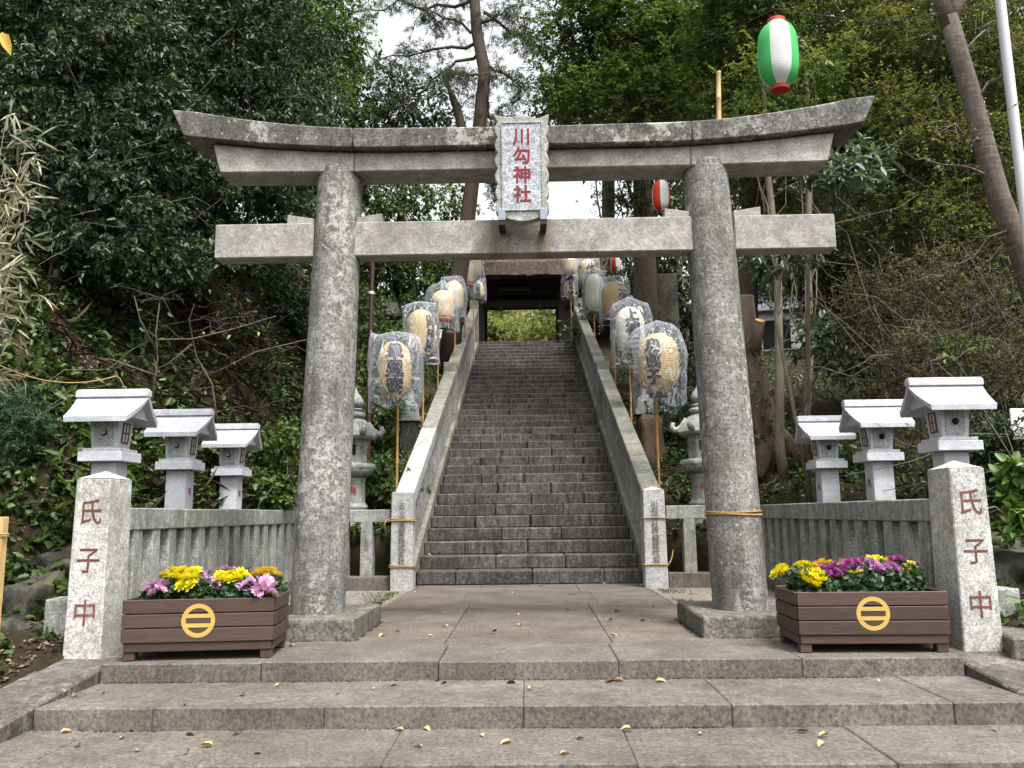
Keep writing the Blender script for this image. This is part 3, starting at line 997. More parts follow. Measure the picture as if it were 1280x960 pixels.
# ---------------------------------------------------------------- box lanterns on posts
def box_lantern(sx, label, gz):
    """sx -1: lattice window faces +X; local origin on the ground"""
    rt = empty('stone_lantern', (0, 0, 0), 0, label, 'stone lantern', 'roofed box lanterns on stone posts')
    s = -sx       # side that faces the path
    p = MB().tbox(0, 0, .112, .112, -.3, .106, .106, 1.49 - gz).build('post', M['lantern'], rt, bevel=.006)
    for ch, z in (('奉', 1.26), ('納', 1.02)):
        letters('inscription', ch, .12, M['red_ink'], p, (s * .1105, 0, z - gz), rz=s * math.pi / 2, bold=.008, squash=.75)
    pb = MB().box(-.19, .19, -.19, .19, 1.49 - gz, 1.575 - gz).box(-.165, .165, -.165, .165, 1.575 - gz, 1.605 - gz)
    pb.build('platform', M['lantern'], rt, bevel=.005)
    fb = MB().tbox(0, 0, .112, .112, 1.605 - gz, .132, .132, 1.87 - gz).build('firebox', M['lantern'], rt, bevel=.004)
    # front panel with a round opening
    y = -.123
    pan = MB().hexa([(-.082, -.121, 1.63 - gz), (.082, -.121, 1.63 - gz), (.082, -.11, 1.63 - gz), (-.082, -.11, 1.63 - gz),
                     (-.088, -.136, 1.84 - gz), (.088, -.136, 1.84 - gz), (.088, -.12, 1.84 - gz), (-.088, -.12, 1.84 - gz)]).build('front_panel', M['rail_new'], fb, bevel=.003)
    ring, disc = MB(), MB()
    k = 20
    c = Vector((0, -.1305, 1.742 - gz))
    tl = R(4.1)
    def cp(r, w, off):
        return (c.x + r * math.cos(w), c.y - off - r * math.sin(w) * math.sin(tl), c.z + r * math.sin(w) * math.cos(tl))
    vs = [cp(r, 2 * math.pi * i / k, o) for r, o in ((.042, .0), (.042, .007), (.034, .007), (.031, .001)) for i in range(k)]
    ring.add(vs, [(a * k + i, a * k + (i + 1) % k, (a + 1) * k + (i + 1) % k, (a + 1) * k + i) for a in range(3) for i in range(k)])
    ring.build('opening_rim', M['rail_new'], fb)
    if sx > 0:
        disc.add([cp(.03, 2 * math.pi * i / k, .002) for i in range(k)], [tuple(range(k))])
    else:      # crescent opening
        out = [cp(.03, R(-150) + R(240) * i / 12, .002) for i in range(13)]
        inn = [(x - .007, yy, z + .006) for x, yy, z in [cp(.022, R(-130) + R(200) * (12 - i) / 12, .002) for i in range(13)]]
        disc.add(out + inn, [(i, i + 1, 24 - i, 25 - i) for i in range(12)])
    disc.build('round_opening', M['dark_hole'], fb)
    # lattice window on the side towards the path
    wx = s * .1235
    w = empty('window', (wx, 0, 1.745 - gz), 0)
    w.parent = rt
    w.rotation_euler = (0, s * R(4.3), 0)
    MB().box(-.004, .004, -.055, .055, -.085, .085).build('paper_pane', M['paper_pane'], w)
    la = MB()
    for a, b, cc, d in ((-.06, -.045, -.09, .09), (.045, .06, -.09, .09), (-.045, .045, -.09, -.076), (-.045, .045, .076, .09), (-.006, .006, -.076, .076), (-.045, .045, -.006, .006)):
        la.box(-.009, .009, a, b, cc, d)
    la.build('lattice', M['lattice'], w)
    # roof: two concave slopes, longer at the ridge than at the eaves
    n = 7
    top, bot = [], []
    for i in range(2 * n + 1):
        u = (i - n) / n
        a = abs(u)
        yy = u * .30
        z = 2.085 - .235 * (a ** .82) + .02 * a * a
        hl = .325 - .05 * a
        top.append((hl, yy, z - gz))
        bot.append((hl - .006, yy * .985, z - .034 - .012 * a - gz))
    vs = []
    for (h, yy, z), (h2, y2, z2) in zip(top, bot):
        vs += [(-h, yy, z), (h, yy, z), (h2, y2, z2), (-h2, y2, z2)]
    fs_ = []
    for i in range(2 * n):
        a, b = 4 * i, 4 * i + 4
        fs_ += [(a, a + 1, b + 1, b), (a + 1, a + 2, b + 2, b + 1), (a + 2, a + 3, b + 3, b + 2), (a + 3, a, b, b + 3)]
    fs_ += [(3, 2, 1, 0), tuple(8 * n + q for q in range(4))]
    ro = MB().add(vs, fs_).build('roof', M['lantern'], rt, smooth='auto')
    MB().box(-.325, .325, -.042, .042, 2.07 - gz, 2.125 - gz).box(-.318, .318, -.032, .032, 2.125 - gz, 2.14 - gz).build('ridge_cap', M['lantern'], ro, bevel=.005)
    # gable infill
    for e in (-1, 1):
        MB().prism([(-.19, 1.875 - gz), (.19, 1.875 - gz), (0, 2.035 - gz)], 'x', e * .215 - .02, e * .215 + .02).build('gable', M['lantern'], ro)
    MB().box(-.2, .2, -.17, .17, 1.868 - gz, 1.885 - gz).build('eave_plate', M['lantern'], rt)
    return rt
names = {-1: ('largest roofed box lantern with crescent opening, behind the gate post by the boulders', 'middle one of three roofed box lanterns above the pale picket fence',
              'smallest looking roofed box lantern next to the column above the pale picket fence'),
         1: ('largest bright roofed box lantern with round hole, behind the sunlit gate post', 'middle one of three bright roofed box lanterns above the dark picket fence',
             'smallest looking bright roofed box lantern nearest the rope tied column')}
for sx in (-1, 1):
    for i, y in enumerate((7.33, 8.84, 10.38)):
        x = sx * 3.66
        gz = 0.0
        o = box_lantern(sx, names[sx][i], gz)
        o.location = (x, y, 0)
        o.rotation_euler = (0, 0, rnd.uniform(-.012, .012))
        o.scale = (1, 1, 1 + .004 * (i - 1))

# ---------------------------------------------------------------- carved lanterns behind the columns
def carved_lantern(sx, label):
    rt = empty('carved_stone_lantern', (sx * 2.62, 12.75, .3), 0, label, 'stone lantern', 'tall carved lanterns beside the stairs')
    Z = lambda z: z - .3
    m_ = M['old_lantern']
    MB().lathe([(.36, Z(.3)), (.36, Z(.62)), (.34, Z(.66))], 6, phase=R(30)).build('base', m_, rt, bevel=.012)
    MB().lathe([(.30, Z(.66)), (.29, Z(.74)), (.24, Z(.80)), (.22, Z(.84))], 20).build('lotus_base', m_, rt, smooth='auto')
    sh = MB().lathe([(.21, Z(1.12)), (.205, Z(1.14)), (.17, Z(1.18)), (.165, Z(1.2)), (.16, Z(1.5)), (.175, Z(1.53)), (.175, Z(1.56))], 24)
    sh.lathe([(.2, Z(.84)), (.175, Z(.9)), (.17, Z(1.0)), (.21, Z(1.12))], 24)
    s = sh.build('shaft', m_, rt, smooth='auto')
    letters('inscription', '奉', .16, M['red_ink'], s, (-sx * .0, -.175, Z(1.36)), bold=.008)
    petal = lambda w, z: 1 + .07 * abs(math.sin(w * 6))
    MB().lathe([(.17, Z(1.56)), (.23, Z(1.6)), (.275, Z(1.66)), (.28, Z(1.69))], 36, fn=petal).build('lotus_platform', m_, rt, smooth='auto')
    MB().lathe([(.31, Z(1.69)), (.325, Z(1.71)), (.32, Z(1.76)), (.25, Z(1.785))], 6, phase=R(0)).build('platform', m_, rt, bevel=.012)
    fb = MB().lathe([(.185, Z(1.785)), (.19, Z(2.14))], 6, phase=R(0)).build('firebox', m_, rt, bevel=.006)
    for k in range(6):
        w = R(30 + 60 * k)
        if k % 2 == 0:
            MB().box(-.045, .045, -.008, .012, -.075, .075).build('light_opening', M['dark_hole'], fb, (math.cos(w) * .164, math.sin(w) * .164, Z(1.98)), (0, 0, w + math.pi / 2))
        else:
            la = MB()
            for q in range(-3, 4):
                for e in (-1, 1):
                    la.tube([(q * .022 - .03 * e, -.004, -.06), (q * .022 + .03 * e, -.004, .06)], .004, 4)
            la.build('lattice_panel', m_, fb, (math.cos(w) * .168, math.sin(w) * .168, Z(1.98)), (0, 0, w + math.pi / 2))
    # six-sided roof with curled corners
    rf = MB()
    fn6 = lambda w, z: 1.0 / max(.86, math.cos(((w + R(30)) % R(60)) - R(30)))
    rf.lathe([(.19, Z(2.13)), (.30, Z(2.15)), (.325, Z(2.19)), (.30, Z(2.25)), (.22, Z(2.36)), (.14, Z(2.44)), (.10, Z(2.47))], 36, fn=lambda w, z: 1 + .05 * math.cos(6 * w))
    r_ = rf.build('roof', m_, rt, smooth='auto')
    for k in range(6):
        w = R(60 * k)
        pts = [(math.cos(w) * r, math.sin(w) * r, Z(z)) for r, z in ((.20, 2.40), (.27, 2.29), (.33, 2.225), (.385, 2.225), (.415, 2.27), (.40, 2.32), (.37, 2.315))]
        MB().tube(pts, [.025, .035, .045, .05, .045, .035, .02], 7).build('roof_curl', m_, r_, smooth=True)
    MB().lathe([(.10, Z(2.46)), (.15, Z(2.5)), (.15, Z(2.53)), (.11, Z(2.56)), (.13, Z(2.60)), (.07, Z(2.625))], 20).build('neck', m_, rt, smooth='auto')
    MB().lathe([(.06, Z(2.62)), (.115, Z(2.68)), (.12, Z(2.73)), (.085, Z(2.80)), (.035, Z(2.86)), (.012, Z(2.93)), (.003, Z(2.95))], 20).build('finial', m_, rt, smooth=True)
carved_lantern(-1, 'tall carved stone lantern with curled roof corners half hidden by the lichen spotted column')
carved_lantern(1, 'tall carved stone lantern with curled roof corners half hidden by the rope tied column')

# ---------------------------------------------------------------- planters
def planter(loc, rz, label):
    rt = empty('planter_box', loc, rz, label, 'planter', 'wooden planters on the terrace edge')
    w, d, h = .525, .28, .42      # half width, half depth, height
    m_ = M['planter']
    hs_ = [(.125, .220), (.227, .320), (.327, .422)]
    for z0, z1 in hs_:
        for e in (-1, 1):
            slab('board', m_, rt, -w, w, e * d - .012, e * d + .012, z0, z1, .004)
            slab('board', m_, rt, e * w - .012, e * w + .012, -d + .014, d - .014, z0 + .001, z1 - .001, .004)
    for e in (-1, 1):
        slab('skirt_board', m_, rt, -w + .012, w - .012, e * (d - .012) - .012, e * (d - .012) + .012, .062, .122, .004)
        slab('skirt_board', m_, rt, e * (w - .014) - .012, e * (w - .014) + .012, -d + .03, d - .03, .062, .121, .004)
        for f in (-1, 1):
            slab('foot', m_, rt, e * (w - .05) - .04, e * (w - .05) + .04, f * (d - .05) - .04, f * (d - .05) + .04, .003, .061, .003)
    MB().box(-w + .014, w - .014, -d + .014, d - .014, .07, .36).build('soil', M['soil'], rt)
    # emblem: a ring crossed by two bars
    em = MB()
    k, r0, r1 = 48, .087, .117
    cz, yf = .272, -d - .0135
    ring = [(r * math.cos(2 * math.pi * i / k), yf, cz + r * math.sin(2 * math.pi * i / k)) for r in (r1, r0) for i in range(k)]
    em.add(ring, [(i, (i + 1) % k, k + (i + 1) % k, k + i) for i in range(k)])
    em.build('emblem_ring', M['gold'], rt)
    for zc in (.033, -.033):
        hw = .098
        MB().add([(-hw, yf - .0008, cz + zc - .014), (hw, yf - .0008, cz + zc - .014), (hw, yf - .0008, cz + zc + .014), (-hw, yf - .0008, cz + zc + .014)], [(0, 1, 2, 3)]).build('emblem_bar', M['gold'], rt)
    return rt


planter((-2.375, 6.41, 0), R(6), 'brown slatted wooden planter with gold ring emblem holding pink and yellow flowers')
planter((2.455, 6.47, 0), R(-1.5), 'brown slatted wooden planter with gold ring emblem holding purple and yellow flowers')

_fl = {}
def flower(kind, col):
    key = (kind, col)
    if key in _fl:
        return _fl[key]
    rg = np.random.default_rng(len(_fl) + 3)
    if kind == 'pom':      # dense dome
        layers = [(10, 5, .030), (14, 28, .040), (16, 50, .046), (16, 72, .050), (14, 92, .048)]
    else:                  # open, daisy-like
        layers = [(9, 48, .026), (15, 68, .042), (16, 84, .048)]
    P, D, N, L, T = [], [], [], [], []
    for n, tilt, ln in layers:
        for i in range(n):
            w = 2 * math.pi * (i + rg.random() * .5) / n
            t_ = R(tilt + rg.uniform(-9, 9))
            d = (math.cos(w) * math.sin(t_), math.sin(w) * math.sin(t_), math.cos(t_))
            P.append((d[0] * .006, d[1] * .006, 0.0))
            D.append(d)
            N.append((-math.cos(w) * math.cos(t_), -math.sin(w) * math.cos(t_), math.sin(t_) + .01))
            L.append(ln * rg.uniform(.85, 1.1))
            T.append(rg.uniform(.25, 1) * (1 if kind == 'pom' else (1.1 if tilt > 60 else .5)))
    me = leaf_mesh('flower_head', M['fl_' + col], np.array(P), np.array(D), np.array(N), np.array(L), np.array(L) * (.5 if kind == 'pom' else .36), np.array(T), 'hex', .22, -.12)
    if kind != 'pom':
        bm = bmesh.new()
        bm.from_mesh(me)
        r = bmesh.ops.create_icosphere(bm, subdivisions=1, radius=.0115, matrix=Matrix.Translation((0, 0, .004)))
        me.materials.append(M['fl_amber'])
        for v in r['verts']:
            for f in v.link_faces:
                f.material_index = 1
        bm.to_mesh(me)
        bm.free()
    _fl[key] = me
    return me


def mum(pts, Y, kind, col, label, scale=1.0, bushw=.13, seed=0, buds=None):
    """a potted chrysanthemum: head positions given as pixels at depth Y"""
    rg = np.random.default_rng(seed)
    heads = [at(px, py, Y + dy) for px, py, dy in pts]
    c = sum(heads, Vector()) / len(heads)
    lo, hi = (-2.84, -1.89) if c.x < 0 else (1.99, 2.92)
    base = Vector((min(max(c.x, lo + .07), hi - .07), Y + .05, .36))
    rt = empty('chrysanthemum_plant', base, 0, label, 'flower', 'potted chrysanthemums in the planters')
    top = c.z - base.z
    # stems and leaves
    hx = max(.08, max(abs(h.x - c.x) for h in heads) + .03)
    n = int(130 * hx / .1)
    C = np.stack([rg.uniform(-hx, hx, n), rg.uniform(-.13, .11, n), rg.uniform(.0, max(.06, top - .02), n)], 1)
    P, D, N = sprays(rg, C, norm(C * np.array([.6, .6, 0]) + np.array([0, -.05, .06])), 4, .045, .05, .9, .45)
    ok = (P[:, 0] + base.x > lo) & (P[:, 0] + base.x < hi) & (P[:, 1] + base.y > 6.23) & (P[:, 1] + base.y < 6.68) & (P[:, 2] < top + .01)
    P, D, N = P[ok], D[ok], N[ok]
    link('foliage', leaf_mesh('foliage', M['lf_mum'], P, D, N, .052 * rg.uniform(.7, 1.2, len(P)), .034, rg.random(len(P)), 'hex'), rt)
    b = MB()
    for h in heads:
        hl = h - base
        b.tube([(hl.x * .25, hl.y * .3, -.02), (hl.x * .5, hl.y * .75, top * .55), tuple(hl)], .004, 4)
    b.build('stems', M['lf_mum'], rt)
    me = flower(kind, col)
    for h in heads:
        hl = h - base
        s = scale * rg.uniform(1.05, 1.35)
        link('flower_head', me, rt, tuple(hl), (R(rg.uniform(18, 52)), R(rg.uniform(-22, 22)), rg.uniform(0, 6)), (s, s, s * .9))
    if buds:
        for px, py in buds:
            hl = at(px, py, Y - .03) - base
            s = rg.uniform(.22, .4)
            link('bud', flower('pom', 'yellow'), rt, tuple(hl), (R(30), 0, rg.uniform(0, 6)), (s, s, s))


mum([(184, 738, 0), (194, 732, .02), (201, 736, 0), (193, 741, -.03), (205, 731, .04)], 6.21, 'open', 'pink', 'small pink daisy-like chrysanthemum at the gate post end of its planter', 1.0, seed=1)
mum([(208, 720, .03), (217, 715, .06), (227, 716, .05), (236, 719, .03), (213, 726, 0), (223, 724, -.02), (233, 727, -.02), (241, 725, 0), (228, 732, -.06), (237, 733, -.05), (243, 716, .08)],
    6.27, 'pom', 'yellow', 'bright yellow domed chrysanthemum clump between the small pink and the mauve blooms', 1.0, seed=2)
mum([(251, 721, 0), (258, 719, .05), (255, 727, -.03), (266, 727, 0), (272, 724, .03), (269, 731, -.04)], 6.33, 'pom', 'mauve', 'mauve round headed chrysanthemum between two yellow clumps', .82, seed=3)
mum([(276, 722, .0), (284, 721, .02), (293, 719, .03), (301, 720, .02), (280, 727, -.03), (290, 725, -.03), (299, 726, -.03), (307, 722, .03)],
    6.36, 'pom', 'yellow', 'flat yellow chrysanthemum clump in front of pink blooms in the boulder side planter', .95, seed=4)
mum([(278, 713, 0), (287, 712, .02), (296, 714, 0), (306, 716, .03)], 6.56, 'open', 'pink', 'pink chrysanthemum rising behind the flat yellow clump', .85, seed=5)
mum([(306, 731, .02), (315, 727, .04), (324, 726, .05), (333, 728, .04), (342, 733, .02), (318, 735, -.02), (328, 735, -.03), (337, 740, -.05), (302, 735, .02), (321, 741, -.04), (341, 742, -.04)],
    6.22, 'open', 'pink', 'wide pink daisy-like chrysanthemum with orange centres beside the lichen spotted column', .95, seed=6)
mum([(323, 719, 0), (331, 715, .03), (339, 716, .03), (345, 721, .0), (335, 722, -.04)], 6.5, 'pom', 'amber', 'amber yellow chrysanthemum at the column end of the boulder side planter', .9, seed=7)
# purple and yellow planter
mum([(969, 718, 0), (978, 711, .03), (982, 715, 0), (975, 714, .02)], 6.33, 'pom', 'yellow', 'few small yellow chrysanthemums leaning out over the planter end by the rope tied column', .8, seed=8)
mum([(1000, 708, .04), (1007, 707, .03), (1003, 712, .0)], 6.5, 'pom', 'yellow', 'small yellow chrysanthemum behind the big yellow dome', .85, seed=9)
mum([(1003, 722, .02), (1011, 717, .03), (1020, 717, .03), (1029, 721, .02), (1008, 727, -.02), (1018, 724, -.04), (1027, 727, -.03), (1016, 731, -.06)], 6.27, 'pom', 'yellow',
    'big bright yellow domed chrysanthemum at the front of the purple flowers', .95, seed=10)
mum([(1018, 708, .0), (1026, 706, .03), (1036, 706, .02), (1045, 708, .0)], 6.6, 'pom', 'amber', 'pale yellow chrysanthemums behind the magenta clump', .85, seed=11)
mum([(1027, 713, .02), (1037, 712, 0), (1045, 716, 0), (1054, 711, .03), (1049, 722, -.04), (1058, 717, 0), (1034, 718, -.03), (1043, 708, .05)], 6.42, 'pom', 'magenta',
    'deep magenta chrysanthemum clump beside the big yellow dome', .85, seed=12)
mum([(1060, 706, 0), (1068, 704, .02), (1075, 708, .0), (1064, 711, -.03), (1078, 703, .03)], 6.62, 'pom', 'magenta', 'magenta chrysanthemum at the back in the middle of its planter', .85, seed=13)
mum([(1069, 722, 0), (1072, 716, .02)], 6.36, 'pom', 'yellow', 'budding yellow chrysanthemum between the magenta and the mauve clumps', .45, seed=14, buds=[(1064, 716), (1075, 720), (1066, 726), (1077, 714), (1070, 728)])
mum([(1082, 711, 0), (1090, 707, .03), (1098, 711, 0), (1086, 705, .05)], 6.4, 'pom', 'mauve', 'mauve chrysanthemum clump in front of two yellow heads', .95, seed=15)
mum([(1089, 701, 0), (1104, 704, 0), (1096, 702, .02)], 6.62, 'pom', 'yellow', 'yellow chrysanthemum heads rising behind the mauve clumps', .9, seed=16)
mum([(1107, 713, 0), (1116, 712, .02), (1112, 708, .04), (1121, 714, 0)], 6.42, 'pom', 'mauve', 'mauve chrysanthemum clump near the gate post end of its planter', .9, seed=17)
mum([(1113, 701, 0), (1122, 700, .02), (1130, 704, 0), (1147, 709, .0)], 6.64, 'pom', 'magenta', 'dark magenta chrysanthemum at the back by the sunlit gate post', .8, seed=18)
mum([(1138, 713, 0), (1144, 710, .02)], 6.45, 'pom', 'yellow', 'budding yellow chrysanthemum at the gate post end of its planter', .4, seed=19,
    buds=[(1131, 706), (1136, 703), (1141, 704), (1146, 714), (1129, 712), (1134, 716)])

# ---------------------------------------------------------------- festival lanterns on canes, under clear bags
def cane(name, x, y, z0, z1, r, label, m_='bamboo', lean=(0, 0), group='bamboo canes carrying the festival lanterns'):
    rt = empty(name, (x, y, z0), 0, label, 'bamboo pole', group)
    pts, rr = [], []
    k = max(4, int((z1 - z0) / .3))
    for i in range(k + 1):
        u = i / k
        for du, s in ((-.012, 1), (0, 1.18), (.012, 1)):
            z = (z1 - z0) * u + du
            if 0 <= z <= z1 - z0:
                pts.append((lean[0] * u, lean[1] * u, z))
                rr.append(r * s * (1 - .15 * u))
    MB().tube(pts, rr, 8).build('culm', M[m_], rt, smooth=True)
    return rt


def body_r(u, Rm, end=.42):
    """lantern radius at u in -1..1"""
    return Rm * max(end, (1 - abs(u) ** 3.4) ** .45)


def wrap_letters(name, body, size, line, parent, Rm, H, face, mat_, zc=0.0, bold=.05, squash=1.0):
    v, f = text_mesh(body, size, line, .006, squash=squash)
    bm = bmesh.new()
    # brush weight: the glyphs repeated a few millimetres apart
    for ox, oz in ((0, 0), (1, 0), (-1, 0), (0, 1), (0, -1)):
        vs = [bm.verts.new((p[0] + ox * bold * size, .0006 * (ox + 2 * oz), p[2] + oz * bold * .7 * size)) for p in v]
        for q in f:
            try:
                bm.faces.new([vs[i] for i in q])
            except ValueError:
                pass
    for _ in range(4):
        es = [e for e in bm.edges if e.calc_length() > .028]
        if es:
            bmesh.ops.subdivide_edges(bm, edges=es, cuts=1, use_grid_fill=False)
            bmesh.ops.triangulate(bm, faces=bm.faces)
    for q in bm.verts:
        z = q.co.z + zc
        r = body_r(max(-.97, min(.97, z / (H / 2))), Rm) + .009 + q.co.y
        a = face + q.co.x / Rm
        q.co = Vector((math.sin(a) * r, -math.cos(a) * r, z))
    me = bpy.data.meshes.new(name)
    bm.to_mesh(me)
    bm.free()
    me.materials.append(mat_)
    return link(name, me, parent)


def festival_lantern(x, y, z0, z1, Rm, paper_, text, face, size, label, bands=False, ink='ink', line=.98, stripes=None, name='paper_lantern', group='paper festival lanterns along the stairs',
                     cap='black', rz=0.0, tilt=0.0):
    H = z1 - z0
    rt = empty(name, (x, y, (z0 + z1) / 2), rz, label, 'lantern', group)
    rt.rotation_euler = (0, tilt, rz)
    n, k = 36, 24
    prof = [(body_r(-1 + 2 * i / k, Rm), -H / 2 + H * i / k) for i in range(k + 1)]
    b = MB()
    vs, fs_, ms = [], [], []
    for i, (r, z) in enumerate(prof):
        for j in range(n):
            w = 2 * math.pi * j / n
            vs.append((r * math.sin(w), -r * math.cos(w), z))
    b.v = vs
    for i in range(k):
        for j in range(n):
            b.f.append((i * n + j, i * n + (j + 1) % n, (i + 1) * n + (j + 1) % n, (i + 1) * n + j))
            mi = 0
            if bands and (i in (2, 3, 5)):
                mi = 1
            if stripes:
                mi = stripes(2 * math.pi * (j + .5) / n)
            b.m.append(mi)
    mats = [M[paper_], M['red_band']] if not stripes else [M['nylon_white'], M[paper_]]
    b.build('paper_body', mats, rt, smooth=True)
    e = body_r(1, Rm)
    for s, nm in ((1, 'top_ring'), (-1, 'bottom_ring')):
        MB().lathe([(e * .8, -.028), (e * 1.06, -.028), (e * 1.06, .028), (e * .8, .028)], 24, (0, 0, s * (H / 2 + .018))).build(nm, M[cap], rt, smooth='auto')
    MB().tube([(0, 0, H / 2 + .03), (.03, .02, H / 2 + .1), (0, .05, H / 2 + .17)], .006, 5).build('hanging_cord', M['wire'], rt)
    if text:
        wrap_letters('lettering', text, size, line, rt, Rm, H, face, M[ink])
    return rt


def bag(x, y, z0, z1, w, d, seed, label, corner=(0, 0), peak=.0, rz=0.0):
    """a clear bag pulled down over a lantern: sealed seam on top, open below"""
    n, k = 72, 40
    vs, fs_ = [], []
    H = z1 - z0
    s1 = seed * 3.7
    for i in range(k + 1):
        u = i / k
        a = w / 2 * (.93 + .07 * min(1, u * 4) ** .6) * (1 - .10 * max(0, u - .75) * 4 * (.5 + .5 * math.sin(seed * 2.1)))
        b_ = d / 2 * min(1, u * 2.4) ** .5
        for j in range(n):
            t_ = 2 * math.pi * j / n
            c, s = math.cos(t_), math.sin(t_)
            px = math.copysign(abs(c) ** .5, c) * a
            py = math.copysign(abs(s) ** .9, s) * max(b_, .006)
            z = z1 - H * u
            top = max(0, 1 - u * 2.2)
            z += peak * (1 - abs(px) / a) * top - peak * .4 * top
            if u < .4:
                z += (corner[0] if c < 0 else corner[1]) * abs(c) ** 4 * (1 - u / .4)
            big = mnoise.noise((px * 2.2 + s1, py * 2.2, z * 1.8)) * .06
            crease = (.5 - abs(mnoise.noise((px * 2.6 + s1, py * 2.6 + 3, z * 2.0)))) * .035 - .010
            fine = mnoise.noise((px * 9 + s1, py * 9, z * 7)) * .004
            g = 1 + (big + crease + fine) / max(.12, math.hypot(px, py))
            zz = z + mnoise.noise((px * 4 + s1, py * 4, 1.3)) * .035 + (.12 * mnoise.noise((px * 4 + s1, py * 4, 9.1)) if u > .95 else 0)
            vs.append((px * g, py * g, zz))
    for i in range(k):
        for j in range(n):
            fs_.append((i * n + j, i * n + (j + 1) % n, (i + 1) * n + (j + 1) % n, (i + 1) * n + j))
    zc = (z0 + z1) / 2
    rt = empty('plastic_bag', (x, y, zc), rz, label, 'plastic bag', 'clear bags over the festival lanterns')
    MB().add([(a, b, c - zc) for a, b, c in vs], fs_).build('film', M['film'], rt, smooth=True)


def lantern_set(px, py0, py1, Y, Rm, paper_, text, face, size, what, z_pole0=None, bands=False, line=.98, bagw=1.36, bagx=0.0, bagt=.14, bagb=.12, corner=(0, 0), peak=.03, seed=0, rz=0.0, bag_lab=None, tilt=0.0, pole_dx=0.0):
    a, b = at(px, py0, Y), at(px, py1, Y)
    x = (a.x + b.x) / 2
    festival_lantern(x, Y, b.z, a.z, Rm, paper_, text, face, size, what, bands, line=line, rz=rz, tilt=tilt)
    g = ground_z(x + pole_dx, Y + Rm + .05) if z_pole0 is None else z_pole0
    cane('bamboo_pole', x + pole_dx, Y + Rm + .045, g - .05, a.z + .16, .021, 'bamboo pole holding the ' + what.replace(' under its bag', ''), lean=(rnd.uniform(-.02, .02), 0))
    bag(x + bagx, Y, b.z - bagb, a.z + bagt, Rm * 2 * bagw, Rm * 2 * 1.32, seed, 'clear crumpled bag over the ' + what, corner, peak, rz)


# up the boulder side of the stairs
lantern_set(493, 428, 500, 12.2, .25, 'paper_tan', '翠鳳庵', .18, .27, 'lowest tan paper lantern above the five stroke newel'.replace('five stroke newel', 'company lettered newel'), .2, seed=1, bagw=1.55, corner=(.08, -.06), line=.97)
lantern_set(526, 388, 448, 15.0, .265, 'paper_tan', '山口建設', .85, .19, 'second tan paper lantern, lettering turned towards the stairs', seed=2, bagw=1.28, corner=(-.05, .0), line=.92)
lantern_set(553, 364, 408, 17.9, .26, 'paper_cream', '山', -.8, .3, 'third lantern with two red bands at its foot', bands=True, seed=3, bagw=1.5, corner=(-.12, -.02), peak=.16, pole_dx=-.12)
lantern_set(567, 352, 393, 20.2, .25, 'paper_cream', '', 0, .2, 'pale lantern mostly hidden behind the red banded third one', seed=4, bagw=1.3, corner=(0, -.1))
lantern_set(580, 325, 364, 22.3, .27, 'paper_cream', '大黒屋', -.75, .24, 'upper red banded lantern with lettering facing the bank', bands=True, seed=5, bagw=1.25)
lantern_set(591, 318, 352, 24.6, .26, 'paper_tan', '', 0, .2, 'topmost tan lantern tucked behind the upper red banded one', seed=6, bagw=1.35)
# up the other side
lantern_set(823, 418, 492, 12.2, .30, 'paper_tan', '和菓子', -.42, .24, 'lowest large tan paper lantern above the shrine name newel', .2, seed=7, bagw=1.28, bagb=.2, corner=(-.05, -.04), peak=.14, line=.95)
lantern_set(788, 385, 443, 15.6, .275, 'paper_white', '上補三', .08, .28, 'white paper lantern with heavy black lettering', seed=8, bagw=1.42, bagb=.3, corner=(-.1, -.02), peak=.12, line=1.0, tilt=R(-4))
lantern_set(768, 353, 400, 19.0, .31, 'paper_brown', '二宮町', .65, .26, 'golden brown lantern above the white one', seed=9, bagw=1.2, corner=(0, -.02))
lantern_set(743, 343, 390, 22.2, .26, 'paper_white', '', 0, .2, 'plain pale lantern between the golden brown one and the gate', seed=10, bagw=1.3, corner=(-.1, 0), peak=.1)
lantern_set(734, 325, 356, 25.0, .28, 'paper_tan', '八木', .35, .30, 'upper tan lantern with two characters near the thatched eave', seed=11, bagw=1.5)
lantern_set(713, 318, 345, 27.2, .24, 'paper_cream', '', 0, .2, 'highest pale lantern in a milky bag beside the thatched eave', seed=12, bagw=1.2)
# two small ones on the top posts
for sx, px, py0, py1, lab, ft in ((-1, 598, 358, 383, 'small lettered lantern on the top post under the tan one', 0.0),
                                  (1, 712, 356, 382, 'small lettered lantern with a red mark on the top post', .25)):
    Yp = 27.5
    a, b = at(px, py0, Yp), at(px, py1, Yp)
    lt = festival_lantern((a.x + b.x) / 2, Yp, nosing(Yp) + 1.56, nosing(Yp) + 2.14, .2, 'paper_cream', '御祭禮', ft, .17, lab, ink='ink')
    wrap_letters('red_mark', '・' if sx < 0 else '三', .14, 1, lt, .2, .58, ft + (-1.0 if sx > 0 else .95), M['red_ink'], bold=.02)
    bag((a.x + b.x) / 2, Yp, nosing(Yp) + 1.5, nosing(Yp) + 2.3, .56, .5, 20 + sx, 'clear bag over the ' + lab, (.0, 0), .06)

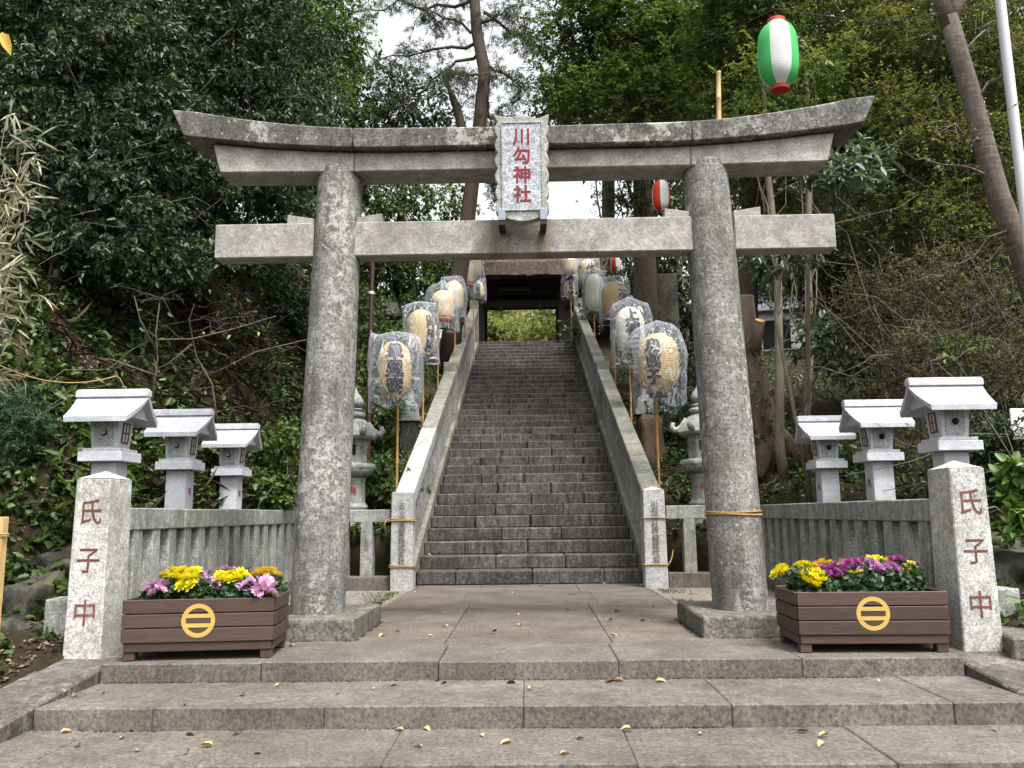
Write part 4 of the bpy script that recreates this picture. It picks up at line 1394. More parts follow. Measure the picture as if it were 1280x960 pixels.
# striped vinyl lanterns high up
g0, g1 = at(970, 29, 10), at(970, 109, 10)
def six(w):
    return 1 if int((w + R(33)) / R(60)) % 2 else 0
gl = festival_lantern(g0.x, 10, g1.z, g0.z, .25, 'nylon_green', '', 0, .2, 'green and white striped lantern hanging above the end of the torii', stripes=six, group='striped vinyl lanterns', cap='red_band', rz=R(-8))
r0_, r1_ = at(826, 226, 16), at(826, 265, 16)
festival_lantern(r0_.x, 16, r1_.z, r0_.z, .185, 'nylon_red', '', 0, .2, 'red and white striped lantern showing between the torii beams', stripes=six, group='striped vinyl lanterns', cap='black', rz=R(14))
r0_, r1_ = at(769, 321, 24), at(769, 343, 24)
festival_lantern(r0_.x, 24, r1_.z, r0_.z, .15, 'nylon_red', '', 0, .2, 'distant red and white striped lantern beside the dark trunk', stripes=six, group='striped vinyl lanterns', cap='black', rz=R(30))
cp_ = at(898, 90, 9)
cane('bamboo_pole', 2.02, 9.0, -.02, cp_.z, .032, 'thick pale bamboo pole whose cut top shows above the torii', 'bamboo_pale', (cp_.x - 2.02, 0), group='tall poles')
wt = MB()
ga = Vector((g0.x, 10, g0.z + .2))
wt.tube([tuple(at(1252, 60, 9) + Vector((0, 0, .55))), tuple((ga + at(1252, 60, 9) + Vector((0, 0, .1))) / 2), tuple(ga), tuple(ga + Vector((-1.6, 2.2, .28))), tuple(Vector((1.9, 16.2, 9.2)))], .006, 5)
tag(wt.build('lantern_wire', M['wire']), 'thin dark wire the green striped lantern hangs from', 'wire')
wr = MB()
wr.tube([(r0_.x, 24, r0_.z + .2), (2.75, 20, 8.6), (2.73, 16, 7.74), (3.6, 13.5, 8.1)], .005, 4)
tag(wr.build('lantern_wire', M['wire']), 'thin dark wire the red striped lanterns hang from', 'wire')

# ---------------------------------------------------------------- ropes
def loop_rope(name, c, r, z, label, turns=2, th=.008, square=None, tail=None, group=None):
    rt = empty(name, (c[0], c[1], z), 0, label, 'rope', group)
    for q in range(turns):
        pts = []
        for i in range(33):
            w = 2 * math.pi * i / 32
            if square:
                hx, hy = square
                a = w + math.pi / 4
                s = min(1 / max(abs(math.cos(a)), 1e-3), 1 / max(abs(math.sin(a)), 1e-3))
                x, y = hx * math.cos(a) * s, hy * math.sin(a) * s
            else:
                x, y = r * math.cos(w), r * math.sin(w)
            pts.append((x, y, q * th * 2.3 + .006 * math.sin(w * 2 + q * 2.2)))
        MB().tube(pts, th, 6).build('turn', M['rope'], rt, smooth=True)
    if tail:
        MB().tube(tail, [th] * (len(tail) - 1) + [th * .5], 6).build('loose_end', M['rope'], rt, smooth=True)
    return rt
loop_rope('straw_rope', (1.81, 7.5), .238, .972, 'straw rope tied twice round the torii column', 2, .009)
for sx, who in ((-1, 'company lettered newel'), (1, 'shrine name newel')):
    for z, what in ((.92, 'upper'), (.30, 'lower')):
        tl = None
        if sx < 0 and z > .5: tl = [(-.16, -.1, 0), (-.2, -.12, .02), (-.23, -.13, -.03), (-.24, -.13, -.12)]
        if sx > 0 and z < .5: tl = [(.16, -.1, 0), (.2, -.05, .03), (.235, -.02, .1), (.255, .0, .19)]
        loop_rope('straw_rope', (sx * 1.715, 11.68), 0, z, '%s straw rope tied round the %s' % (what, who), 2 if sx < 0 else 1, .009, (.163, .147), tl)
p0, p2 = at(-30, 440, 6.6), at(145, 470, 7.25)
p3 = Vector((p2.x + .03, 7.33, 2.138))
cord = []
for u in np.linspace(0, 1, 19):
    q = p0.lerp(p2, u)
    q.z -= .14 * 4 * u * (1 - u)
    cord.append(tuple(q))
cord += [tuple(p2.lerp(p3, .3) + Vector((.015, 0, .012))), tuple(p2.lerp(p3, .7) + Vector((.02, 0, .0))), tuple(p3)]
sr = MB().tube(cord, .0052, 6)
tag(sr.build('straw_rope', M['rope'], smooth=True), 'thin straw cord sagging to the roof ridge of the largest box lantern', 'rope')

# ---------------------------------------------------------------- thatched gate at the top
tg = empty('thatched_gate', (-.2, 33.4, 6.7), 0, 'dark timber gate with a thick thatched roof at the head of the stairs', 'gate')
ZB = 6.7
for x in (-2.9, -1.62, 1.62, 2.9):
    for y in (-.9, 1.9):
        MB().box(x - .15, x + .15, y - .15, y + .15, 0, 3.35).build('gate_pillar', M['dark_wood'], tg, bevel=.015)
for y in (-.9, 1.9):
    MB().box(-3.2, 3.2, y - .12, y + .12, 2.36 if y < 0 else 3.0, 2.66 if y < 0 else 3.25).build('lintel_beam', M['dark_wood'], tg, bevel=.012)
    MB().box(-3.5, 3.5, y - .16, y + .16, 2.95 if y < 0 else 3.3, 3.3 if y < 0 else 3.6).build('eave_beam', M['dark_wood'], tg, bevel=.012)
for x in (-.8, .75):
    MB().box(x - .07, x + .07, -1.06, -.9, 2.24, 2.66).build('bracket', M['dark_wood'], tg, bevel=.01)
MB().box(-.9, .35, -1.1, -1.04, 3.02, 3.17).build('beam_board', M['grey_wood'], tg, bevel=.005)
for x in (-2.26, 2.26):
    MB().box(x - .52, x + .52, -.86, -.82, 0, 2.4).build('side_panel', M['dark_wood'], tg)
for i in range(15):
    x = -3.3 + 6.6 * i / 14
    MB().hexa([(x - .04, -2.0, 3.22), (x + .04, -2.0, 3.22), (x + .04, .5, 5.2), (x - .04, .5, 5.2), (x - .04, -2.0, 3.32), (x + .04, -2.0, 3.32), (x + .04, .5, 5.3), (x - .04, .5, 5.3)]).build('rafter', M['dark_wood'], tg)
th = MB()
nxr, prof = 44, [(-2.2, 3.20), (-2.45, 3.28), (-2.4, 3.8), (-1.4, 4.62), (-.4, 5.5), (.3, 5.98), (.5, 6.05), (.7, 5.98), (1.4, 5.5), (2.6, 4.6), (3.3, 3.95), (3.3, 3.6), (3.1, 3.5), (.5, 5.35)]
vs, fs_ = [], []
for i in range(nxr + 1):
    x = -3.75 + 7.5 * i / nxr
    for j, (y, z) in enumerate(prof):
        k = .06 * mnoise.noise((x * 2.2, y * 2.2, z * 2.2)) + .05 * mnoise.noise((x * 6, y * 6, z * 6))
        vs.append((x, y + k, z + k + .05 * (abs(x) / 3.75) ** 2))
np_ = len(prof)
for i in range(nxr):
    for j in range(np_):
        fs_.append((i * np_ + j, i * np_ + (j + 1) % np_, (i + 1) * np_ + (j + 1) % np_, (i + 1) * np_ + j))
fs_ += [tuple(range(np_ - 1, -1, -1)), tuple(nxr * np_ + j for j in range(np_))]
th.add(vs, fs_).build('thatched_roof', M['thatch'], tg)

# ---------------------------------------------------------------- odds and ends
# white steel pole, brown pipe
b = MB()
pa, pb = at(1243, -60, 9), at(1280, 255, 9)
d_ = (pb - pa) / (pb.z - pa.z)
gz_ = ground_z(pb.x + .3, 9)
pbase = pa + d_ * (gz_ - pa.z)
ptop = pa - d_ * -1.2
wp = empty('steel_pole', tuple(pbase), 0, 'pale galvanised steel pole beside the leaning cherry trunk', 'pole')
MB().tube([(0, 0, -.2), tuple(pa - pbase), tuple(pa + d_ * 1.5 - pbase)], .056, 16).build('shaft', M['steel'], wp, smooth='auto')
MB().lathe([(.056, 0), (.06, .01), (.05, .04), (.02, .06)], 16).build('cap', M['steel'], wp, tuple(pa + d_ * 1.5 - pbase), smooth=True)
MB().lathe([(.09, -.02), (.09, .02)], 16).build('base_plate', M['steel'], wp)
b0 = at(461, 520, 14.2)
bp = empty('brown_pipe_post', (b0.x, 14.2, ground_z(b0.x, 14.2)), 0, 'thin dark brown steel post behind the lichen spotted column', 'post')
MB().tube([(0, 0, -.2), (0, 0, 2.2), (.03, 0, 4.25)], .042, 12).build('shaft', M['brown_pipe'], bp, smooth='auto')
for z in (1.9, 3.3):
    MB().lathe([(.043, 0), (.052, .005), (.052, .05), (.043, .055)], 12).build('collar', M['steel'] if z > 3 else M['brown_pipe'], bp, (.0 if z < 3 else .013, 0, z), smooth='auto')

# wooden stake at the edge of the bank
sp = at(-10, 835, 5.75)
sk = empty('wooden_stake', (sp.x - .02, 5.75, ground_z(sp.x, 5.75)), 0, 'plain square wooden stake at the very edge beside the boulders', 'stake')
MB().box(-.035, .035, -.035, .035, -.2, 1.11).build('stake_shaft', M['bamboo_pale'], sk, bevel=.004)
for z in (.15, .98):
    for q in range(2):
        MB().tube([(math.cos(w) * .052, math.sin(w) * .052, z + q * .014) for w in [2 * math.pi * i / 12 for i in range(13)]], .006, 5).build('cord_turn', M['rope'], sk)

def rock(name, c, r, seed, label, m_='rock', group='boulders and stones'):
    bm = bmesh.new()
    bmesh.ops.create_icosphere(bm, subdivisions=4, radius=1)
    for v in bm.verts:
        p = v.co.normalized()
        f = 1 + .42 * mnoise.noise(p * 1.3 + Vector((seed * 5.1, 0, 0))) + .2 * mnoise.noise(p * 3.1 + Vector((0, seed * 3.3, 0))) + .03 * mnoise.noise(p * 9 + Vector((0, 0, seed)))
        q = Vector([math.copysign(abs(a) ** .72, a) for a in p]) * f
        v.co = Vector((q.x * r[0], q.y * r[1], q.z * r[2]))
    me = bpy.data.meshes.new(name)
    bm.to_mesh(me)
    bm.free()
    me.materials.append(M[m_])
    me.polygons.foreach_set('use_smooth', [True] * len(me.polygons))
    o = link(name, me, None, c, (0, 0, seed * 1.3))
    return tag(o, label, 'rock', group)
q = at(36, 745, 7.0); rock('boulder', (q.x, 7.05, .14), (.27, .24, .36), 1, 'flat faced grey boulder standing beside the wooden stake')
q = at(82, 690, 7.6); rock('boulder', (q.x, 7.75, .45), (.34, .34, .3), 2, 'dark mossy boulder behind the gate post and above the flat faced one')
q = at(95, 650, 8.3); rock('boulder', (q.x, 8.4, .9), (.3, .3, .2), 3, 'small dark boulder half buried in the leaf litter of the bank')
q = at(4, 770, 6.7); rock('boulder', (q.x, 6.65, .0), (.22, .25, .22), 4, 'low rounded stone at the foot of the flat faced boulder')
q = at(1262, 722, 7.6); rock('boulder', (q.x, 7.7, .4), (.42, .35, .24), 5, 'dark mossy boulder behind the sunlit gate post')
q = at(1225, 700, 8.2); rock('boulder', (q.x, 8.3, .55), (.3, .3, .22), 6, 'small stone peeping out between gate post and mossy boulder')
for px, py, Y, lab in ((82, 773, 6.75, 'plain cut granite block leaning against the gate post by the boulders'), (1247, 760, 6.95, 'plain cut granite block just behind the sunlit gate post')):
    q = at(px, py, Y)
    tag(MB().box(-.11, .11, -.13, .13, -.2, .16).build('granite_block', M['fence'], None, (q.x, Y, q.z), (0, 0, .12), bevel=.01), lab, 'stone block')
q = at(1275, 795, 6.3)
tag(MB().box(-.35, .35, -.35, .35, -.12, .06).build('edging_stone', M['base'], None, (q.x + .25, 6.35, q.z - .04), (0, 0, -.25), bevel=.015), 'low flat edging stone outside the sunlit gate post', 'stone block')
# signboard at the edge
q0, q1 = at(1262, 511, 8.0), at(1300, 549, 8.0)
sg = empty('sign_board', (q0.x + .15, 8.0, ground_z(q0.x + .15, 8)), 0, 'corner of a blank white board on a post near the glossy bush', 'sign')
zz = q1.z - sg.location.z
MB().box(-.15, .3, -.012, .012, zz, q0.z - sg.location.z).build('board', M['white_sign'], sg, bevel=.003)
MB().box(.05, .11, .013, .06, -.2, zz + .2).build('post', M['steel'], sg)

# stone pedestals on the slopes beside the stairs
for px, py, Y, lab in ((512, 520, 16.0, 'grey stepped stone pedestal among ivy behind the lowest tan lantern'), (806, 512, 16.4, 'grey stepped stone pedestal above the rotten stump')):
    q = at(px, py, Y)
    gz_ = ground_z(q.x, Y)
    pd = empty('stone_pedestal', (q.x, Y, gz_), 0, lab, 'pedestal', 'stone pedestals beside the stairs')
    h = q.z - gz_
    MB().tbox(0, 0, .2, .18, -.3, .15, .15, h - .12).build('plinth', M['rock'], pd, bevel=.02)
    MB().box(-.21, .21, -.2, .2, h - .115, h).build('step', M['old_lantern'], pd, bevel=.01)
    MB().box(-.16, .16, -.16, .16, h + .003, h + .2).build('block', M['old_lantern'], pd, bevel=.01)
    MB().lathe([(.14, h + .2), (.09, h + .28), (.075, h + .5), (.12, h + .62), (.2, h + .68), (.2, h + .74)], 6).build('waisted_shaft', M['old_lantern'], pd, bevel=.01)
# rotten stump
stp = empty('tree_stump', (2.22, 15.3, ground_z(2.3, 15.3)), 0, 'rotten pale brown stump beside the stair rail, just below the stone pedestal', 'stump')
MB().lathe([(.40, -.2), (.27, .08), (.2, .3), (.19, .55), (.2, .72), (.13, .82), (.05, .66)], 22, fn=lambda w, z: 1 + .25 * math.sin(3 * w + 1 + z) + .14 * math.sin(7 * w + z * 6) + .08 * math.sin(11 * w - z * 9)).build('stump_wood', M['stump'], stp, smooth=True)

# upright stone slab and a tiled house through the trees
q0 = at(830, 400, 21)
mo = empty('stone_monument', (q0.x, 21, ground_z(q0.x, 21)), 0, 'upright grey stone slab monument among dark leaves beside the torii column', 'monument')
hz = at(830, 343, 21).z - mo.location.z
MB().tbox(0, 0, .40, .12, -.2, .36, .1, hz).build('slab', M['rock'], mo, bevel=.03, seg=2)
MB().box(-.6, .6, -.3, .3, -.3, .35).build('plinth', M['rock'], mo, bevel=.03)
def tiled_house(px, py, Y, w, dpt, label, rz=0.0, h=1.6):
    q = at(px, py, Y)            # ridge middle
    gz_ = ground_z(q.x, Y)
    rt = empty('tiled_house', (q.x, Y, gz_), rz, label, 'building', 'tiled roofs glimpsed through the trees')
    top = q.z - gz_
    ez = top - h
    MB().box(-w * .42, w * .42, -dpt * .4, dpt * .4, -.3, ez + .1).build('wall', M['plaster'], rt)
    rf = MB().prism([(-dpt / 2, ez), (0, top - .1), (dpt / 2, ez), (dpt / 2, ez + .1), (0, top), (-dpt / 2, ez + .1)], 'x', -w / 2, w / 2).build('roof', M['roof_tile'], rt)
    MB().box(-w / 2 - .02, w / 2 + .02, -.12, .12, top - .03, top + .16).build('ridge', M['roof_tile'], rf, bevel=.02)
    n = int(w / .27)
    pts = [(-dpt / 2, ez + .12), (0, top + .02)]
    for i in range(n + 1):
        x = -w / 2 + w * i / n
        MB().tube([(x, pts[0][0], pts[0][1]), (x, pts[1][0], pts[1][1])], .055, 6).build('tile_row', M['roof_tile'], rf, smooth=True)
    MB().box(-w * .1, w * .1, -dpt * .4 - .03, -dpt * .4, ez - 1.3, ez - .3).build('window', M['dark_hole'], rt)
tiled_house(965, 362, 30, 4.6, 3.4, 'pale plastered house with grey tiled roof behind the two thin trunks', R(-14), 1.15)
tiled_house(858, 384, 33, 2.6, 2.4, 'low tiled roof beside the grey stone slab monument', R(8), .7)
# small dark shelter up the bank
q = at(478, 372, 19.5)
sh = empty('small_shelter', (q.x, 19.5, ground_z(q.x, 19.5)), R(20), 'small dark roofed wooden shelter on the slope behind the lichen spotted column', 'shelter')
tp_ = q.z - sh.location.z - .1
sh.scale = (.6, .6, 1)
for x in (-.38, .38):
    MB().box(x - .05, x + .05, -.05, .05, -.3, tp_ - .15).build('post', M['dark_wood'], sh)
MB().box(-.36, .36, -.03, .03, tp_ - 1.2, tp_ - .3).build('back_board', M['dark_wood'], sh)
for e in (-1, 1):
    MB().hexa([(-.6, 0, tp_ - .05), (.6, 0, tp_ - .05), (.6, e * .5, tp_ - .38), (-.6, e * .5, tp_ - .38), (-.6, 0, tp_), (.6, 0, tp_), (.6, e * .5, tp_ - .33), (-.6, e * .5, tp_ - .33)]).build('roof_slope', M['dark_wood'], sh)

# ================================================================ vegetation
def LB(px, py, Y, rx, ry, rd=None):
    """a foliage lobe seen at a pixel: radii in pixels, rd depth radius in metres"""
    c = at(px, py, Y)
    s = Y / FPX
    return (c.x, c.y, c.z, rx * s, rd if rd else (rx + ry) * .5 * s, ry * s)


def gp(px, Y, dz=-.1):
    x = at(px, 500, Y).x
    return (x, Y, ground_z(x, Y) + dz)


def path(*pp):
    return [tuple(at(px, py, Y)) for px, py, Y in pp]


EV = 'evergreens on the bank'
tree('evergreen_tree', 'glossy dark evergreen overhanging the bank in the top corner above the dry bamboo grass', 'tree',
     [gp(40, 12.0), *path((50, 300, 11.5), (70, 180, 11), (95, 60, 10.6), (110, -20, 10.6))], [.2, .17, .14, .1, .05], M['bark'], M['lf_laurel'],
     [LB(40, 20, 10.6, 90, 70), LB(60, 130, 10.3, 95, 70), LB(150, 70, 10.5, 80, 80), LB(120, 200, 10, 80, 60), LB(150, 285, 9.9, 75, 45), LB(200, 180, 10.4, 60, 80), LB(60, 270, 10.2, 60, 40), LB(90, 330, 10.0, 60, 30), LB(200, 320, 10.2, 50, 28), LB(90, -60, 10.6, 120, 60)],
     11, 480, 14, 9, .088, .038, .19, .2, .55, .45, 'hex', .45, 40, .035, EV, twigs=300)
tree('evergreen_tree', 'dense dark evergreen hanging just behind the end of the torii lintel', 'tree',
     [gp(270, 13.5), *path((262, 330, 13.2), (270, 200, 12.6), (290, 80, 12.2), (300, -30, 12))], [.2, .17, .14, .1, .05], M['bark'], M['lf_laurel'],
     [LB(250, 60, 12, 90, 70), LB(300, 150, 12, 80, 60), LB(240, 230, 11.6, 60, 60), LB(330, 240, 12.2, 80, 45), LB(360, 110, 12.6, 60, 70), LB(330, 20, 12.4, 80, 50), LB(230, -30, 12, 110, 50), LB(265, 305, 11.8, 60, 30), LB(330, 320, 12, 50, 26)],
     12, 440, 14, 9, .084, .037, .19, .21, .5, .45, 'hex', .45, 36, .035, EV, twigs=240)
tree('maple_tree', 'lighter green maple spreading over the lintel beside the white sky gap', 'tree',
     [gp(404, 15.5), *path((412, 380, 15.5), (422, 250, 15.5), (395, 150, 15.2), (365, 40, 15))], [.16, .13, .12, .09, .04], M['bark'], M['lf_mid'],
     [LB(360, 60, 15, 60, 60), LB(400, 40, 15.5, 40, 60), LB(385, 130, 15.2, 60, 40), LB(330, -20, 15, 90, 40)],
     13, 150, 14, 8, .10, .06, .26, .28, .25, .8, 'diamond', .35, 18, .03, twigs=60, tint_bias=.05)
tree('evergreen_tree', 'tall dark evergreen filling the back of the bank behind the hanging leaves', 'tree',
     [gp(90, 18), *path((100, 200, 18), (110, 0, 18))], [.3, .25, .15], M['bark'], M['lf_dark'],
     [LB(30, 60, 17, 120, 120), LB(160, 30, 18, 130, 120), LB(290, 60, 19, 110, 110), LB(60, 230, 15.5, 120, 70), LB(200, 230, 16, 110, 70), LB(320, 230, 17, 80, 50), LB(180, -80, 18, 220, 80)],
     14, 420, 14, 8, .2, .11, .4, .5, .4, .6, 'diamond', .2, 20, .06, EV)
tree('evergreen_tree', 'dark evergreen behind the lichen spotted column with sky showing through', 'tree',
     [gp(420, 23.5), *path((425, 300, 23.5), (440, 150, 23.5), (450, 60, 23.5))], [.22, .2, .13, .05], M['bark'], M['lf_dark'],
     [LB(425, 120, 23, 55, 50), LB(470, 140, 23.5, 50, 28), LB(405, 60, 23, 30, 45), LB(520, 140, 24, 42, 20), LB(440, 200, 23, 60, 50), LB(485, 95, 24, 30, 14), LB(395, 230, 22, 50, 60)],
     15, 170, 12, 8, .16, .075, .35, .34, .35, .65, 'diamond', .3, 16, .05, EV, twigs=40)
# tall conifer in the sky gap
tp = path((560, 455, 22), (568, 380, 22), (581, 300, 22), (590, 230, 22), (600, 150, 22), (606, 90, 22), (596, 40, 22), (592, -20, 22), (590, -90, 22))
tp[0] = (tp[0][0], 22, ground_z(tp[0][0], 22) - .2)
pine = empty('conifer_tree', tp[0], 0, 'tall bare trunked conifer with thin needled branches in the white sky gap', 'tree')
b = MB()
b0 = Vector(tp[0])
b.tube([Vector(p) - b0 for p in tp], [.30, .25, .22, .195, .185, .175, .16, .14, .10], 14)
rg = np.random.default_rng(77)
ends = []
for (s, e) in (((600, 38), (520, 8)), ((604, 60), (500, 130)), ((603, 50), (470, 75)), ((597, 30), (650, 5)), ((605, 15), (668, 62)), ((606, 92), (560, 95)), ((606, 80), (655, 105)), ((592, 0), (430, 20)), ((602, 140), (640, 160)), ((590, 225), (640, 235)), ((593, -5), (545, -20)), ((606, 100), (620, 190))):
    a, c = np.array(at(*s, 22)), np.array(at(*e, 21.5 + rg.random()))
    pts = wander(rg, a - np.array(b0), c - np.array(b0), 8, .07)
    b.tube(pts, [.055 * (1 - .85 * i / 7) for i in range(8)], 6)
    for i in range(3, 8):
        for _ in range(3):
            p = np.array(pts[i])
            q = p + rg.normal(size=3) * np.array([.35, .35, .3]) + np.array([0, 0, -.15])
            b.tube(wander(rg, p, q, 4, .12), [.014, .011, .008, .005], 3)
            ends += [q, (p + q) / 2]
b.build('trunk', M['bark_pine'], pine, smooth=True)
E_ = np.array(ends)
C = np.repeat(E_, 5, 0) + rg.normal(size=(len(E_) * 5, 3)) * .12
P, D, N = sprays(rg, C, rdir(rg, len(C)), 12, .14, .35, .8, .2)
link('crown', leaf_mesh('crown', M['lf_pine'], P, D, N, .14 * rg.uniform(.7, 1.3, len(P)), .016, rg.random(len(P))), pine)
dt = path((592, 212, 22), (580, 170, 22), (571, 135, 22), (562, 112, 22), (556, 96, 22))
MB().tube([Vector(p) - b0 for p in dt], [.16, .14, .12, .07, .02], 8).build('broken_limb', M['bark_red'], pine, smooth=True)

BG = 'trees on the hilltop behind'
tree('broadleaf_tree', 'fresh green tree seen between the torii beams beside the conifer trunk', 'tree', [gp(490, 28), *path((500, 300, 28), (505, 230, 28))], [.2, .16, .08], M['bark'], M['lf_mid'],
     [LB(490, 250, 28, 50, 35), LB(550, 262, 28.5, 45, 25), LB(480, 330, 27, 40, 40), LB(530, 340, 28, 50, 40), LB(500, 400, 27, 40, 40), LB(555, 300, 30, 40, 40)], 16, 170, 13, 8, .17, .1, .35, .36, .3, .75, 'diamond', .3, 14, .05, BG, tint_bias=.12)
for i, (px, lab) in enumerate(((615, 'sunny yellow green tree framed in the gate opening beside the boulder side pillar'), (655, 'sunny green tree in the middle of the gate opening'), (698, 'sunny green tree framed against the far gate pillar'))):
    Y = 46 + (i == 1) * 5
    tree('broadleaf_tree', lab, 'tree', [(at(px, 400, Y).x, Y, 6.6), *path((px, 420, Y), (px, 395, Y))], [.25, .2, .1], M['bark'], M['lf_sun_painted'],
         [LB(px, 405, Y, 34, 22, 1.5), LB(px - 15, 425, Y - 1, 22, 18, 1.2), LB(px + 15, 422, Y - 1, 22, 18, 1.2), LB(px, 380, Y, 28, 18, 1.2)], 17 + i, 110, 13, 7, .22, .13, .4, .4, .2, .75, 'diamond', .3, 10, .06, 'sunlit trees beyond the gate', tint_bias=.15)
tree('maple_tree', 'big green maple canopy above the middle of the torii', 'tree',
     [gp(806, 20), *path((806, 330, 20), (804, 230, 20), (795, 120, 19.5), (790, 30, 19))], [.34, .28, .25, .18, .08], M['bark'], M['lf_maple'],
     [LB(720, 40, 19, 60, 55), LB(790, 30, 18.5, 80, 60), LB(860, 50, 18, 70, 60), LB(700, 115, 19, 45, 35), LB(770, 115, 18, 70, 38), LB(840, 125, 17.5, 60, 40), LB(770, -40, 19, 130, 50), LB(765, 247, 19, 32, 12), LB(690, 160, 19.5, 30, 14)],
     21, 430, 14, 10, .095, .062, .3, .3, .15, .85, 'diamond', .3, 30, .06, 'maples', twigs=120, lay=.55)
tree('maple_tree', 'green maple canopy behind the green striped lantern', 'tree',
     [gp(930, 16.5), *path((935, 300, 16.5), (945, 180, 16), (955, 60, 15.5))], [.24, .2, .15, .06], M['bark'], M['lf_maple'],
     [LB(920, 60, 15.5, 70, 60), LB(1000, 50, 15, 70, 60), LB(960, 140, 15, 80, 45), LB(900, 130, 16, 50, 40), LB(960, -30, 15, 120, 50), LB(1050, 130, 14.5, 60, 50), LB(985, 230, 15.5, 60, 50), LB(900, 240, 17, 40, 40)],
     22, 440, 14, 10, .078, .05, .26, .25, .15, .8, 'diamond', .3, 28, .05, 'maples', twigs=160, lay=.4, tint_bias=.06)
tree('maple_tree', 'maple turning yellowish behind the leaning cherry trunk', 'tree',
     [gp(1130, 14.5), *path((1130, 300, 14.5), (1135, 180, 14.2), (1145, 60, 14))], [.2, .17, .12, .05], M['bark'], M['lf_maple_autumn'],
     [LB(1090, 60, 13.5, 70, 60), LB(1170, 60, 13.5, 80, 60), LB(1250, 80, 13, 70, 70), LB(1120, 160, 13, 70, 50), LB(1190, 200, 13, 70, 60), LB(1265, 210, 12.5, 60, 60), LB(1150, 280, 13, 80, 45), LB(1240, 320, 12.5, 70, 50), LB(1180, -40, 13.5, 150, 50), LB(1060, 250, 14, 50, 40)],
     23, 520, 14, 10, .066, .041, .24, .24, .15, .8, 'diamond', .3, 34, .04, 'maples', twigs=260, lay=.4)
tree('broadleaf_tree', 'dark shrubby tree under the maples above the dark picket fence', 'tree',
     [gp(1090, 16.5), *path((1090, 430, 16.5), (1100, 330, 16.5))], [.18, .14, .06], M['bark'], M['lf_dark'],
     [LB(1040, 330, 16, 60, 50), LB(1120, 350, 15.5, 80, 50), LB(1200, 370, 15, 80, 50), LB(1280, 400, 14.5, 60, 60), LB(1060, 410, 16.5, 60, 40), LB(1150, 430, 15.5, 80, 40), LB(1100, 260, 17, 80, 40)],
     24, 400, 14, 9, .085, .046, .26, .28, .3, .65, 'diamond', .3, 24, .04, twigs=260)
tree('broadleaf_tree', 'dark evergreen between the rope tied column and the stair lanterns', 'tree',
     [gp(850, 25), *path((850, 400, 25), (845, 300, 25))], [.2, .16, .08], M['bark'], M['lf_dark'],
     [LB(790, 350, 25, 50, 45), LB(850, 320, 24, 60, 50), LB(860, 400, 24, 50, 40), LB(760, 400, 26, 40, 40), LB(830, 260, 26, 60, 30), LB(935, 340, 22, 50, 50)],
     25, 190, 13, 8, .15, .08, .3, .34, .3, .65, 'diamond', .3, 14, .05, BG, twigs=60)
for i, (px, py, Y, rx, ry, lab) in enumerate(((880, 120, 34, 130, 130, 'dark hilltop tree behind the bamboo pole top'), (1080, 100, 32, 150, 150, 'dark hilltop tree behind the upswept lintel end'),
                                       (1270, 150, 30, 140, 190, 'dark hilltop tree behind the steel pole'), (1050, 300, 30, 180, 90, 'low dark hilltop tree over the tiled house'),
                                       (1230, 380, 26, 150, 80, 'low dark hilltop tree behind the scrub'), (760, 110, 38, 80, 70, 'pale distant tree behind the maple canopy'))):
    c = at(px, py, Y)
    tree('hilltop_tree', lab, 'tree', [gp(px, Y), (c.x, Y, c.z - 1), (c.x, Y, c.z + 2)], [.35, .28, .1], M['bark'], M['lf_dark'] if i != 5 else M['lf_mid'],
         [LB(px, py, Y, rx * .7, ry * .7), LB(px - rx * .5, py + ry * .3, Y, rx * .5, ry * .5), LB(px + rx * .5, py + ry * .3, Y, rx * .5, ry * .5), LB(px, py + ry * .6, Y, rx * .6, ry * .4), LB(px, py - ry * .5, Y, rx * .6, ry * .5)],
         31 + i, 220 if i != 5 else 70, 13, 8, .3, .17, .6, .7, .3, .65, 'diamond', .15, 14, .08, BG)

# glossy shrubs on thin stems
for i, (lobes, tr, lab, s) in enumerate((
        ([LB(1062, 225, 10, 40, 28), LB(1035, 205, 10, 30, 20), LB(1085, 200, 10, 24, 20)], path((1010, 330, 10.8), (1030, 270, 10.3), (1055, 235, 10)), 'pale glossy leaved sapling crown just under the upswept lintel end', 1.0),
        ([LB(1050, 440, 11.9, 40, 32), LB(1030, 415, 11.9, 28, 16), LB(1072, 452, 11.9, 24, 22)], path((1000, 520, 12.4), (1020, 470, 12.1), (1050, 440, 11.9)), 'round cluster of pale glossy leaves above the bright box lanterns', 1.25),
        ([LB(965, 320, 11, 24, 22), LB(1000, 300, 11, 26, 26)], path((970, 400, 11), (975, 350, 11), (990, 310, 11)), 'pale glossy leaves behind the tie beam end', .9))):
    g = gp(1000 + 5 * i, 10.9 if i != 1 else 12.6)
    tree('glossy_shrub', lab, 'shrub', [g] + tr, [.03, .026, .02, .012], M['bark_pale'], M['lf_shiny'], lobes, 41 + i, 26, 5, 6, .145 * s, .055 * s, .12, .07, .2, .7, 'hex', .3, 12, .012, 'glossy leaved saplings', twigs=10)
